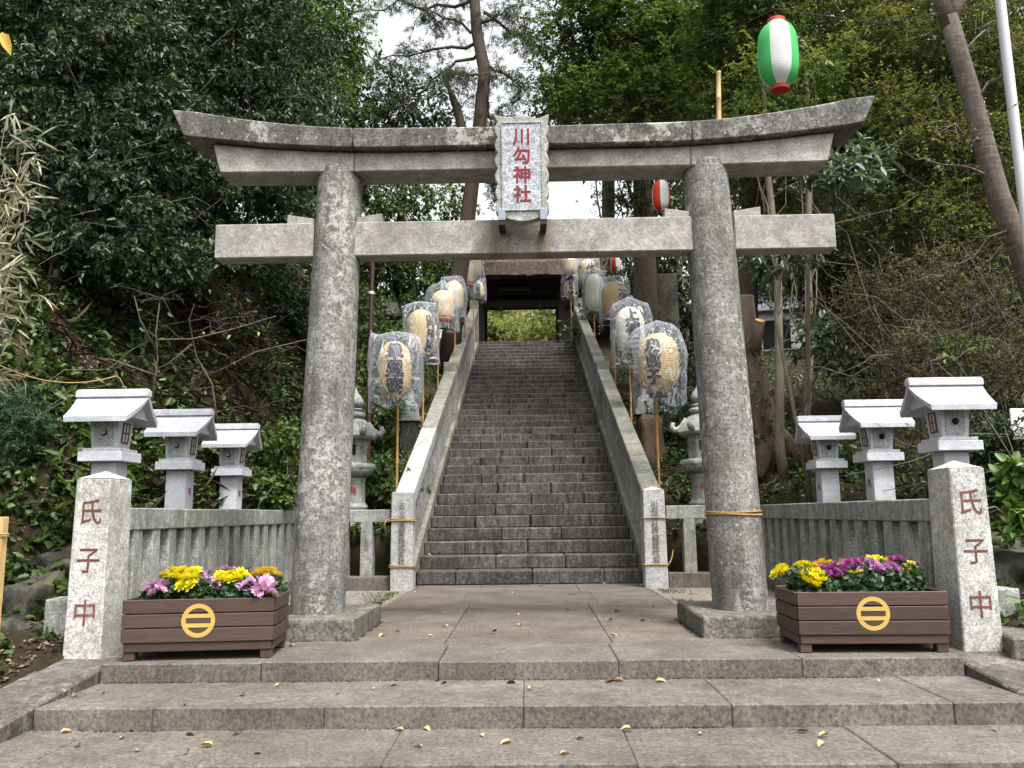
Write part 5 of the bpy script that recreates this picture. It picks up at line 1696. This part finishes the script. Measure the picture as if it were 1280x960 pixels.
for px0, px1, pxt, Y, lab in ((975, 972, 958, 12.6, 'straight thin pale trunk nearest the rope tied column'), (1004, 1010, 1012, 12.9, 'thin slightly bent pale trunk beside the glossy leaf cluster')):
    g = gp(px0, Y)
    tree('thin_tree', lab, 'tree', [g, *path((px0, 560, Y), (px1 + 2, 450, Y), (px1, 330, Y), (pxt, 200, Y), (pxt - 4, 90, Y))], [.09, .075, .066, .06, .05, .03], M['bark_pale'], M['lf_maple'],
         [LB(pxt, 150, Y, 40, 30), LB(pxt + 10, 90, Y, 50, 30)], int(px0), 40, 10, 8, .08, .045, .2, .2, .2, .75, 'diamond', .3, 8, .018, 'thin trunks behind the fence', lay=.4)
# pollarded old trunk
g = gp(952, 13.2)
ot = empty('old_trunk', g, 0, 'thick flaky brown old trunk with sawn off limbs beside the rope tied column', 'tree')
pp = [Vector(p) - Vector(g) for p in path((955, 570, 13.2), (946, 520, 13.2), (938, 460, 13.2), (932, 410, 13.2), (930, 372, 13.2))]
b = MB()
b.tube([Vector((.12, 0, -.2))] + pp, [.5, .36, .30, .24, .19, .15], 18)
for a in range(5):
    w = a * 1.26 + .4
    b.tube([Vector((.1, 0, .65)), Vector((.1 + .4 * math.cos(w), .4 * math.sin(w), .2)), Vector((.1 + .75 * math.cos(w), .75 * math.sin(w), -.15))], [.2, .15, .06], 8)
l1 = Vector(at(950, 401, 12.8)) - Vector(g)
b.tube([pp[2], (pp[2] + l1) / 2 + Vector((0, 0, -.05)), l1], [.12, .1, .085], 10)
b.build('trunk', M['bark_red'], ot, smooth=True)
d_ = (l1 - pp[2]).normalized()
MB().tube([l1 + d_ * .001, l1 + d_ * .012], .076, 14).build('sawn_face', M['cut_wood'], ot)
MB().tube([pp[4] + Vector((0, 0, .001)), pp[4] + Vector((0, 0, .012))], .15, 14).build('sawn_face', M['cut_wood'], ot)
rg = np.random.default_rng(8)
C = rg.normal(size=(420, 3)) * np.array([.22, .22, .5]) + np.array(pp[1] * .9)
P, D, N = sprays(rg, C, rdir(rg, 420), 5, .06, .3)
link('climbing_ivy', leaf_mesh('climbing_ivy', M['lf_ivy'], P, D, N, .05, .035, rg.random(len(P))), ot)

# leaning cherry
ch = path((1330, 520, 9.8), (1300, 390, 9.7), (1276, 315, 9.6), (1248, 245, 9.5), (1230, 180, 9.5), (1214, 120, 9.5), (1198, 65, 9.5), (1186, 22, 9.5))
g = (ch[0][0] + .45, 9.9, ground_z(ch[0][0] + .4, 9.9) - .2)
ct = empty('cherry_tree', g, 0, 'leaning ring barked cherry trunk forking at the top beside the steel pole', 'tree')
b = MB()
b.tube([Vector((0, 0, 0))] + [Vector(p) - Vector(g) for p in ch], [.2, .15, .135, .128, .122, .116, .112, .106, .102], 16)
f0 = Vector(ch[-1]) - Vector(g)
for pts, r in ((path((1172, -10, 9.5), (1166, -60, 9.5), (1150, -140, 9.5)), .085), (path((1200, -8, 9.6), (1202, -60, 9.8), (1225, -150, 10)), .09)):
    b.tube([f0 - Vector((0, 0, .12))] + [Vector(p) - Vector(g) for p in pts], [r * 1.1, r, r * .9, r * .6], 12)
rg = np.random.default_rng(81)
ends = []
for s, e in (((1240, 225), (1130, 190)), ((1260, 280), (1180, 345)), ((1215, 130), (1290, 40)), ((1228, 180), (1180, 150)), ((1270, 300), (1300, 230)), ((1200, 70), (1260, 10))):
    a, c = np.array(at(*s, 9.5)) - np.array(g), np.array(at(*e, 9.0 + rg.random())) - np.array(g)
    pts = wander(rg, a, c, 8, .1)
    b.tube(pts, [.02 * (1 - .8 * i / 7) for i in range(8)], 5)
    for i in range(2, 8):
        p = np.array(pts[i])
        for _ in range(2):
            q = p + rg.normal(size=3) * .16
            b.tube(wander(rg, p, q, 3, .1), [.006, .004, .003], 3)
            ends.append(q)
b.build('trunk', M['bark_cherry'], ct, smooth=True)
C = np.array(ends)
P, D, N = sprays(rg, C, rdir(rg, len(C)), 3, .06, .5)
link('crown', leaf_mesh('crown', M['lf_maple_autumn'], P, D, N, .06, .028, rg.random(len(P))), ct)

# scrub on the right
def scrub(name, lab, cat, px, py, Y, lobes, leaf, seed, clumps, per, leaves, L, W, twigs, bark_='twig', shape='diamond', droop=.2, up=.5, limbs=16, reach=.12, cr=.1, shell=.3, group=None, tint_bias=0.0):
    g = gp(px, Y)
    c = at(px, py, Y)
    return tree(name, lab, cat, [g, ((g[0] + c.x) / 2, Y, (g[2] + c.z) / 2), tuple(c)], [.035, .025, .014], M[bark_], M[leaf], lobes, seed, clumps, per, leaves, L, W, reach, cr, droop, up, shape, shell, limbs, .014, group, 6, tint_bias, twigs)
scrub('scrub_bush', 'brownish twiggy bush with tiny leaves between the bright box lantern roofs', 'bush', 1150, 470, 9.6, [LB(1145, 450, 9.6, 45, 30), LB(1180, 430, 9.8, 40, 25), LB(1120, 480, 9.6, 25, 22)], 'lf_scrub', 51, 100, 10, 8, .034, .019, 70, group='bushes behind the bright lanterns')
scrub('scrub_bush', 'olive feathery bush at the edge behind the largest bright lantern roof', 'bush', 1235, 480, 9.2, [LB(1235, 455, 9.0, 45, 30), LB(1260, 500, 8.8, 45, 40), LB(1225, 520, 9.0, 35, 30), LB(1275, 440, 9, 30, 30)], 'lf_scrub', 52, 140, 11, 8, .038, .018, 60, tint_bias=-.1, group='bushes behind the bright lanterns')
scrub('scrub_bush', 'dark green bush between the largest bright lantern and the white board', 'bush', 1245, 560, 8.4, [LB(1245, 550, 8.3, 40, 40), LB(1225, 590, 8.3, 30, 35), LB(1270, 600, 8.2, 30, 30)], 'lf_dark', 53, 100, 10, 8, .05, .028, 60, group='bushes behind the bright lanterns')
scrub('scrub_bush', 'tangle of brown twigs with sparse leaves under the yellowish maple', 'bush', 1110, 420, 11.5, [LB(1090, 380, 11.5, 60, 45), LB(1140, 400, 11.2, 60, 45), LB(1190, 350, 11, 60, 45), LB(1230, 400, 10.5, 60, 40)], 'lf_scrub', 54, 170, 9, 8, .05, .026, 120, reach=.2, cr=.2, limbs=22, group='bushes behind the bright lanterns')
scrub('hydrangea_bush', 'fresh light green broad leaved bush at the edge beside the sunlit gate post', 'bush', 1282, 640, 7.4, [LB(1278, 595, 7.3, 14, 24), LB(1275, 645, 7.3, 14, 22), LB(1292, 620, 7.3, 18, 40)], 'lf_hyd', 55, 26, 5, 6, .115, .065, 12, 'bark_pale', 'hex', .3, .65, 8, .08, .05)
scrub('leafy_bush', 'small light green sprig on top of the scrub beside the largest bright lantern roof', 'bush', 1200, 450, 8.9, [LB(1195, 437, 8.9, 22, 12)], 'lf_mid', 56, 12, 4, 5, .06, .035, 8, 'twig', 'hex')
# left bank plants
scrub('conifer_bush', 'soft blue green conifer bush at the edge under the sagging straw cord', 'bush', 8, 540, 8.0, [LB(5, 505, 8.0, 35, 26), LB(25, 530, 7.9, 28, 26), LB(0, 555, 7.9, 40, 25), LB(40, 500, 8.1, 18, 14)], 'lf_conifer', 57, 150, 12, 14, .05, .009, 30, reach=.09, cr=.06)
scrub('leafy_bush', 'fresh green leafy plant between the smallest box lantern and the lichen spotted column', 'bush', 352, 590, 11.4, [LB(350, 560, 11.2, 22, 26), LB(362, 600, 11.2, 18, 24), LB(335, 610, 11, 22, 18)], 'lf_mid', 58, 60, 7, 7, .075, .05, 14, 'twig', 'hex', tint_bias=.2)
scrub('leafy_bush', 'broad leaved green plant behind the company lettered newel', 'bush', 478, 600, 13.2, [LB(480, 590, 13.2, 14, 26), LB(495, 612, 13, 14, 14)], 'lf_mid', 59, 30, 6, 6, .11, .07, 8, 'twig', 'hex', tint_bias=.15)
scrub('leafy_bush', 'dark leafy bush on the slope just behind the lichen spotted column', 'bush', 372, 380, 18.5, [LB(372, 345, 18.5, 32, 35), LB(385, 400, 17.5, 30, 35), LB(350, 385, 18, 30, 30)], 'lf_dark', 64, 110, 9, 8, .10, .055, 30, 'twig', 'diamond', reach=.2, cr=.2)
scrub('leafy_bush', 'green leafy bush beside the dark brown steel post', 'bush', 470, 440, 17.0, [LB(455, 400, 17, 20, 45), LB(478, 450, 16.5, 26, 35), LB(500, 420, 18, 20, 30), LB(470, 500, 15.5, 24, 30)], 'lf_mid', 65, 130, 9, 8, .085, .05, 30, 'twig', 'diamond', reach=.18, cr=.18)
scrub('leafy_bush', 'dark leafy bush between the stone pedestal and the rope tied column', 'bush', 845, 470, 17.5, [LB(840, 470, 17.5, 28, 40), LB(820, 440, 18.5, 24, 30), LB(850, 520, 16, 26, 30)], 'lf_dark', 66, 110, 9, 8, .085, .05, 30, 'twig', 'diamond', reach=.18, cr=.18)
# bare shrub with a few yellowing leaves
def bare_shrub(name, lab, stems, Y, seed, nleaf, leaf='lf_hyd', r=.016):
    rg = np.random.default_rng(seed)
    g = gp(stems[0][0][0], Y, -.05)
    rt = empty(name, g, 0, lab, 'shrub', 'bare twiggy shrubs on the bank')
    b, ends = MB(), []
    for st_ in stems:
        pts = [np.array(at(px, py, Y + rg.uniform(-.2, .2))) - np.array(g) for px, py in st_]
        b.tube([Vector(p) for p in pts], [r * (1 - .65 * i / (len(pts) - 1)) for i in range(len(pts))], 6)
        for i in range(1, len(pts)):
            for _ in range(2):
                u = rg.random()
                p = pts[i - 1] * (1 - u) + pts[i] * u
                q = p + np.array([rg.normal() * .45, rg.normal() * .25, rg.normal() * .18 + .08])
                w_ = wander(rg, p, q, 6, .12)
                b.tube(w_, [.0045, .004, .0035, .003, .0025, .0015], 4)
                ends.append(q)
                for _ in range(2):
                    p2 = np.array(w_[3])
                    q2 = p2 + rg.normal(size=3) * np.array([.22, .15, .14])
                    b.tube(wander(rg, p2, q2, 4, .12), [.003, .0027, .0022, .0015], 3)
                    ends.append(q2)
    b.build('stems', M['twig'], rt, smooth=True)
    E_ = np.array(ends)[rg.choice(len(ends), min(nleaf, len(ends)), replace=False)]
    D = rdir(rg, len(E_)) + np.array([0, 0, -.7])
    link('leaves', leaf_mesh('leaves', M[leaf], E_, D, rdir(rg, len(E_)) + np.array([0, -1, .6]), .085, .036, rg.random(len(E_)), 'hex'), rt)
bare_shrub('bare_shrub', 'bare pale stemmed shrub on the dark bank above the middle box lantern', [[(190, 500), (197, 450), (195, 415), (200, 375)], [(196, 425), (240, 424), (290, 412), (345, 395)], [(196, 440), (175, 400), (168, 370)], [(197, 470), (140, 450), (80, 445), (20, 445)]], 9.6, 61, 26)
bare_shrub('bare_shrub', 'bare crooked shrub on the dark bank above the smallest box lantern', [[(272, 530), (265, 480), (245, 445), (236, 400), (243, 380)], [(262, 470), (320, 440), (385, 424)], [(240, 430), (210, 455), (150, 480)]], 10.6, 62, 26)
# dry bamboo grass at the edge
rg = np.random.default_rng(63)
q = at(-40, 520, 5.8)
bgp = empty('bamboo_grass', (q.x, 5.8, ground_z(q.x, 5.8)), 0, 'dry straw coloured bamboo grass hanging in from the edge', 'plant')
b, C, O = MB(), [], []
b0 = np.array(bgp.location)
for i in range(26):
    e = np.array(at(rg.uniform(-35, 42), rg.uniform(140, 370), 5.8 + rg.uniform(-.3, .3))) - b0
    s = np.array([rg.uniform(-.25, .1), rg.uniform(-.2, .2), .0])
    mid = (s + e) / 2 + np.array([-.15, 0, .5])
    pts = [Vector(s * (1 - u) ** 2 + 2 * mid * u * (1 - u) + e * u * u) for u in np.linspace(0, 1, 10)]
    b.tube(pts, [.0032 * (1 - .5 * k / 9) for k in range(10)], 5)
    for k in range(5, 10):
        C.append(np.array(pts[k]))
        O.append(np.array((pts[k] - pts[k - 1]).normalized()))
b.build('culms', M['straw_culm'], bgp)
C, O = np.array(C), np.array(O)
P, D, N = sprays(rg, C, O, 6, .15, .5, .9, .4)
link('leaves', leaf_mesh('leaves', M['lf_straw'], P, D, N, .16 * rg.uniform(.6, 1.3, len(P)), .017, rg.random(len(P)), 'hex', .1, .25), bgp)
# yellow leaves dangling into the corner
yb = at(-60, 10, 4.2)
yt = empty('yellow_leaf_twig', tuple(yb), 0, 'twig with large yellow leaves poking into the top corner', 'twig')
MB().tube([Vector((-.6, .3, -.2)), Vector((0, 0, 0)), at(-6, 38, 4.2) - yb], [.008, .006, .003], 5).build('stem', M['twig'], yt)
for (px, py), dv, ln in (((2, 40), (.06, 0, -.13), .13), ((-4, 44), (-.08, 0, -.1), .11)):
    p = np.array([at(px, py, 4.2) - yb])
    link('leaf', leaf_mesh('leaf', M['lf_yellow'], p, np.array([dv]), np.array([[.3, -1, .3]]), ln, .06, np.array([.6]), 'hex', .15, .25), yt)

# ---------------------------------------------------------------- ground cover
def gz_np(x, y):
    return np.array([ground_z(a, b) for a, b in zip(x, y)])


def gnorm(x, y, e=.08):
    zx = (gz_np(x + e, y) - gz_np(x - e, y)) / (2 * e)
    zy = (gz_np(x, y + e) - gz_np(x, y - e)) / (2 * e)
    return norm(np.stack([-zx, -zy, np.ones_like(zx)], 1))


def scatter(rg, n, x0, x1, y0, y1, keep):
    x, y = rg.uniform(x0, x1, n * 4), rg.uniform(y0, y1, n * 4)
    k = np.array([keep(a, b) for a, b in zip(x, y)]) > rg.random(n * 4)
    x, y = x[k][:n], y[k][:n]
    return x, y


def outside(x, y):
    """where bare ground is open to planting"""
    ax = abs(x)
    if y < 12.0 and ax < 3.42: return 0
    if ax < 2.0: return 0
    if y < 6.7 and ax < 3.5: return 0
    return 1


def cover(name, label, cat, mat_, boxes, seed, per, L, W, reach, lift=.02, droop=.1, shape='diamond', up=.6, clump=1.0, thr=.0, tint=None, spread=.9):
    rg = np.random.default_rng(seed)
    X, Yv = [], []
    for n, x0, x1, y0, y1, dens in boxes:
        def keep(a, b):
            if not outside(a, b): return 0
            return dens * (1 if mnoise.noise((a * clump, b * clump, seed * 1.7)) > thr else .06)
        a, b = scatter(rg, n, x0, x1, y0, y1, keep)
        X.append(a); Yv.append(b)
    X, Yv = np.concatenate(X), np.concatenate(Yv)
    C = np.stack([X, Yv, gz_np(X, Yv) + lift], 1)
    nn = gnorm(X, Yv)
    P, D, N = sprays(rg, C, nn, per, reach, droop, spread, up)
    n = len(P)
    tt = rg.random(n) if tint is None else np.clip(rg.normal(tint, .2, n), 0, 1)
    me = leaf_mesh(name, mat_, P, D, N, L * rg.uniform(.6, 1.3, n), W * rg.uniform(.7, 1.2, n), tt, shape)
    return tag(link(name, me), label, cat, kind='stuff')


cover('undergrowth', 'low green ivy and weeds covering the banks', 'undergrowth', M['lf_ivy'],
      [(3000, -7.5, -3.4, 6.8, 11, .9), (4200, -9, -2.0, 11, 20, .9), (700, 2.0, 4.5, 12, 22, .6), (2200, 2.4, 9, 7, 16, .8), (60, -6, -3.5, 4.6, 6.6, .8), (150, 3.6, 6, 5, 7, .8), (3000, -13, -1.95, 20, 33, .9), (2600, 2, 14, 15, 33, .9)],
      71, 6, .085, .055, .11, .0, .1, 'hex', .6, 1.1, -.2)
cover('fern_patch', 'broader fresh green leaves growing in patches on the banks', 'undergrowth', M['lf_mid'],
      [(420, -6.5, -3.5, 7, 12, .9), (260, -4, -2.0, 12, 17, .9), (160, 3.8, 7, 7.5, 14, .8), (120, 3.7, 6, 6.6, 9, 1)], 72, 6, .14, .07, .16, .0, .15, 'hex', .6, .9, .12, .7)
# litter
rg = np.random.default_rng(73)
xs, ys = [], []
for n, x0, x1, y0, y1 in ((2600, -5.5, -3.4, 4.4, 7.5), (4200, -7.5, -3.4, 6.4, 12), (3600, -8, -2, 12, 20), (5200, 3.4, 10, 5, 16), (2500, 2.0, 5, 12, 22), (3000, 3, 12, 15, 30)):
    a, b = scatter(rg, n, x0, x1, y0, y1, lambda p, q: outside(p, q) * (1 if mnoise.noise((p * .9, q * .9, 4.4)) > -.25 else .25))
    xs.append(a); ys.append(b)
X, Yv = np.concatenate(xs), np.concatenate(ys)
nn = gnorm(X, Yv)
n = len(X)
dv = norm(np.cross(nn, rdir(rg, n)))
me = leaf_mesh('leaf_litter', M['lf_litter'], np.stack([X, Yv, gz_np(X, Yv) + .012], 1), dv, norm(nn + rdir(rg, n) * .45), .07 * rg.uniform(.45, 1.25, n) * np.where(Yv < 7.5, .68, 1), .038 * rg.uniform(.6, 1.3, n) * np.where(Yv < 7.5, .7, 1), rg.random(n), 'hex', .25, .15)
tag(link('leaf_litter', me), 'brown dead leaves lying over the banks and under the trees', 'leaf litter', kind='stuff')
# dead stalks hanging on the steep dark bank
rg = np.random.default_rng(74)
a, b = scatter(rg, 6500, -9, -3.8, 8.5, 19, lambda p, q: outside(p, q))
z = gz_np(a, b)
nn = gnorm(a, b)
P = np.stack([a, b, z + .03], 1)
D = norm(nn * .8 + rdir(rg, len(P)) * .8 + np.array([.3, -.3, -.55]))
me = leaf_mesh('dead_stalks', M['lf_litter'], P, D, nn + rdir(rg, len(P)) * .5, rg.uniform(.12, .42, len(P)), .0065, rg.random(len(P)) * .6, 'hex', .1, .3)
tag(link('dead_stalks', me), 'dry brown grass stalks hanging on the steep bank', 'dry grass', kind='stuff')
# moss and weeds along the yard edges
rg = np.random.default_rng(75)
n = 2600
sx_ = rg.choice([-1, 1], n)
X = sx_ * (1.68 + np.abs(rg.normal(size=n)) * .22)
Yv = rg.uniform(8.4, 11.4, n)
k = np.array([mnoise.noise((x * 1.6, y * 1.6, 2.2)) > .0 for x, y in zip(X, Yv)]) & (np.abs(X) < 3.0)
P = np.stack([X[k], Yv[k], np.full(k.sum(), -.012)], 1)
D = norm(rdir(rg, len(P)) * .7 + np.array([0, 0, .8]))
me = leaf_mesh('grass', M['lf_ivy'], P, D, rdir(rg, len(P)), rg.uniform(.015, .045, len(P)), .007, rg.random(len(P)), 'diamond')
tag(link('grass', me), 'thin moss and grass along the edges of the paved path', 'grass', kind='stuff')

# small dark flakes laid along the foot of the risers and torii bases
rg = np.random.default_rng(78)
G = []
def flake_line(n, xa, ya, xb, yb, z, wd=.012):
    u = rg.random(n)
    keep = np.array([mnoise.noise((float(q) * 9, xa + z * 7, ya)) > -.1 for q in u])
    u = u[keep]
    off = np.abs(rg.normal(size=len(u))) * wd
    dx, dy = xb - xa, yb - ya
    ln = math.hypot(dx, dy)
    G.append(np.stack([xa + dx * u + dy / ln * off, ya + dy * u - dx / ln * off, np.full(len(u), z + .002)], 1))
flake_line(1500, -2.95, 5.995, 2.95, 5.995, -.128)
flake_line(1500, -2.95, 5.215, 2.95, 5.215, -.256)
for n_ in range(0, 6):
    flake_line(420, -1.6, FOOT + n_ * TREAD - .01, 1.6, FOOT + n_ * TREAD - .01, n_ * RISE)
for sx_ in (-1, 1):
    flake_line(260, sx_ * 1.94 - .54, 6.965, sx_ * 1.94 + .54, 6.965, 0)
    flake_line(260, sx_ * 1.395, 6.97 if sx_ < 0 else 8.18, sx_ * 1.395, 8.18 if sx_ < 0 else 6.97, 0)
P = np.concatenate(G)
n = len(P)
me = leaf_mesh('dark_flakes', M['soil'], P, rdir(rg, n) * np.array([1, 1, .3]), rdir(rg, n) * .6 + np.array([0, 0, 1]), rg.uniform(.006, .02, n), rg.uniform(.005, .014, n), rg.random(n), 'diamond', .4, .0)
tag(link('dark_flakes', me), 'small dark flakes along the foot of the steps', 'dark_flakes', kind='stuff')

# ---------------------------------------------------------------- fallen leaves on the stone
def on_plane(px, py, z):
    d = CAM_ROT @ Vector(((px - 640) / FPX, -(py - 480) / FPX, -1))
    return Vector((CAMX, 0, EYE)) + d * ((z - EYE) / d.z)
rg = np.random.default_rng(76)
leafs = []
for v in range(4):
    P = np.zeros((1, 3))
    me = leaf_mesh('fallen_leaf', M['lf_litter'] if v < 2 else M['lf_pale_litter'], P, np.array([[1, .2, .05]]), np.array([[0, .2 - .1 * v, 1.0]]), .075, .042, np.array([(.45, .8, 1.0, .8)[v]]), 'hex', .35, .2)
    leafs.append(me)
spots = [(-.256, 'on the lowest front step', [(75, 918), (150, 925), (172, 941), (232, 944), (243, 920), (266, 934), (300, 916), (327, 944), (150, 912), (432, 912), (505, 915), (528, 936), (530, 912), (605, 923), (640, 930), (720, 926), (790, 914), (752, 910), (876, 920), (1012, 917), (1035, 921), (1245, 913), (1030, 930), (700, 945), (95, 935)]),
         (-.128, 'on the middle front step', [(126, 870), (302, 869), (232, 883), (424, 868), (465, 862), (488, 859), (545, 853), (552, 857), (633, 856), (661, 863), (768, 853), (780, 853), (820, 853), (350, 858), (95, 870), (1100, 852), (1240, 862)]),
         (.0, 'on the paved path', [(367, 809), (480, 795), (500, 792), (535, 796), (556, 767), (560, 785), (646, 769), (648, 783), (615, 792), (663, 793), (767, 766), (763, 796), (713, 763), (760, 777), (640, 741), (714, 744), (738, 741), (522, 741), (605, 730), (678, 733), (755, 731), (798, 731), (700, 742), (470, 755), (815, 760), (902, 797), (800, 778)])]
for z, where, lst in spots:
    for px, py in lst:
        p = on_plane(px, py, z)
        v = int(rg.choice([0, 1, 1, 2, 2, 3]))
        s = rg.uniform(.55, 1.0) * (1.0 if z < -.2 else 1.05)
        o = link('fallen_leaf', leafs[v], None, (p.x, p.y, z + .012), (R(rg.uniform(-12, 12)), R(rg.uniform(-12, 12)), rg.uniform(0, 6.3)), (s, s, s))
        if z < 0:
            zone = ' below the pink and yellow planter' if px < 400 else ' below the purple and yellow planter' if px > 930 else ' in line with the stairs'
        else:
            zone = ' close to the foot of the stairs' if py < 750 else ' between the torii columns'
        tone = ('dark brown', 'brown', 'pale tan', 'straw yellow')[v]
        tag(o, 'small %s fallen leaf %s%s' % (tone, where, zone), 'leaf', 'fallen leaves %s%s' % (where, zone))
for px, py, n_ in ((542, 691, 2), (530, 657, 4), (598, 662, 4)):
    z = n_ * RISE
    p = on_plane(px, py, z) if z < .9 else at(px, py, FOOT + (n_ - 1) * TREAD + .1)
    o = link('fallen_leaf', leafs[3], None, (p.x, FOOT + (n_ - 1) * TREAD + .12, z + .012), (0, 0, rg.uniform(0, 6)), (1.2, 1.2, 1.2))
    tag(o, 'yellow fallen leaf lying on the lower stair treads', 'leaf', 'fallen leaves on the stairs')

bpy.data.objects.remove(_to)
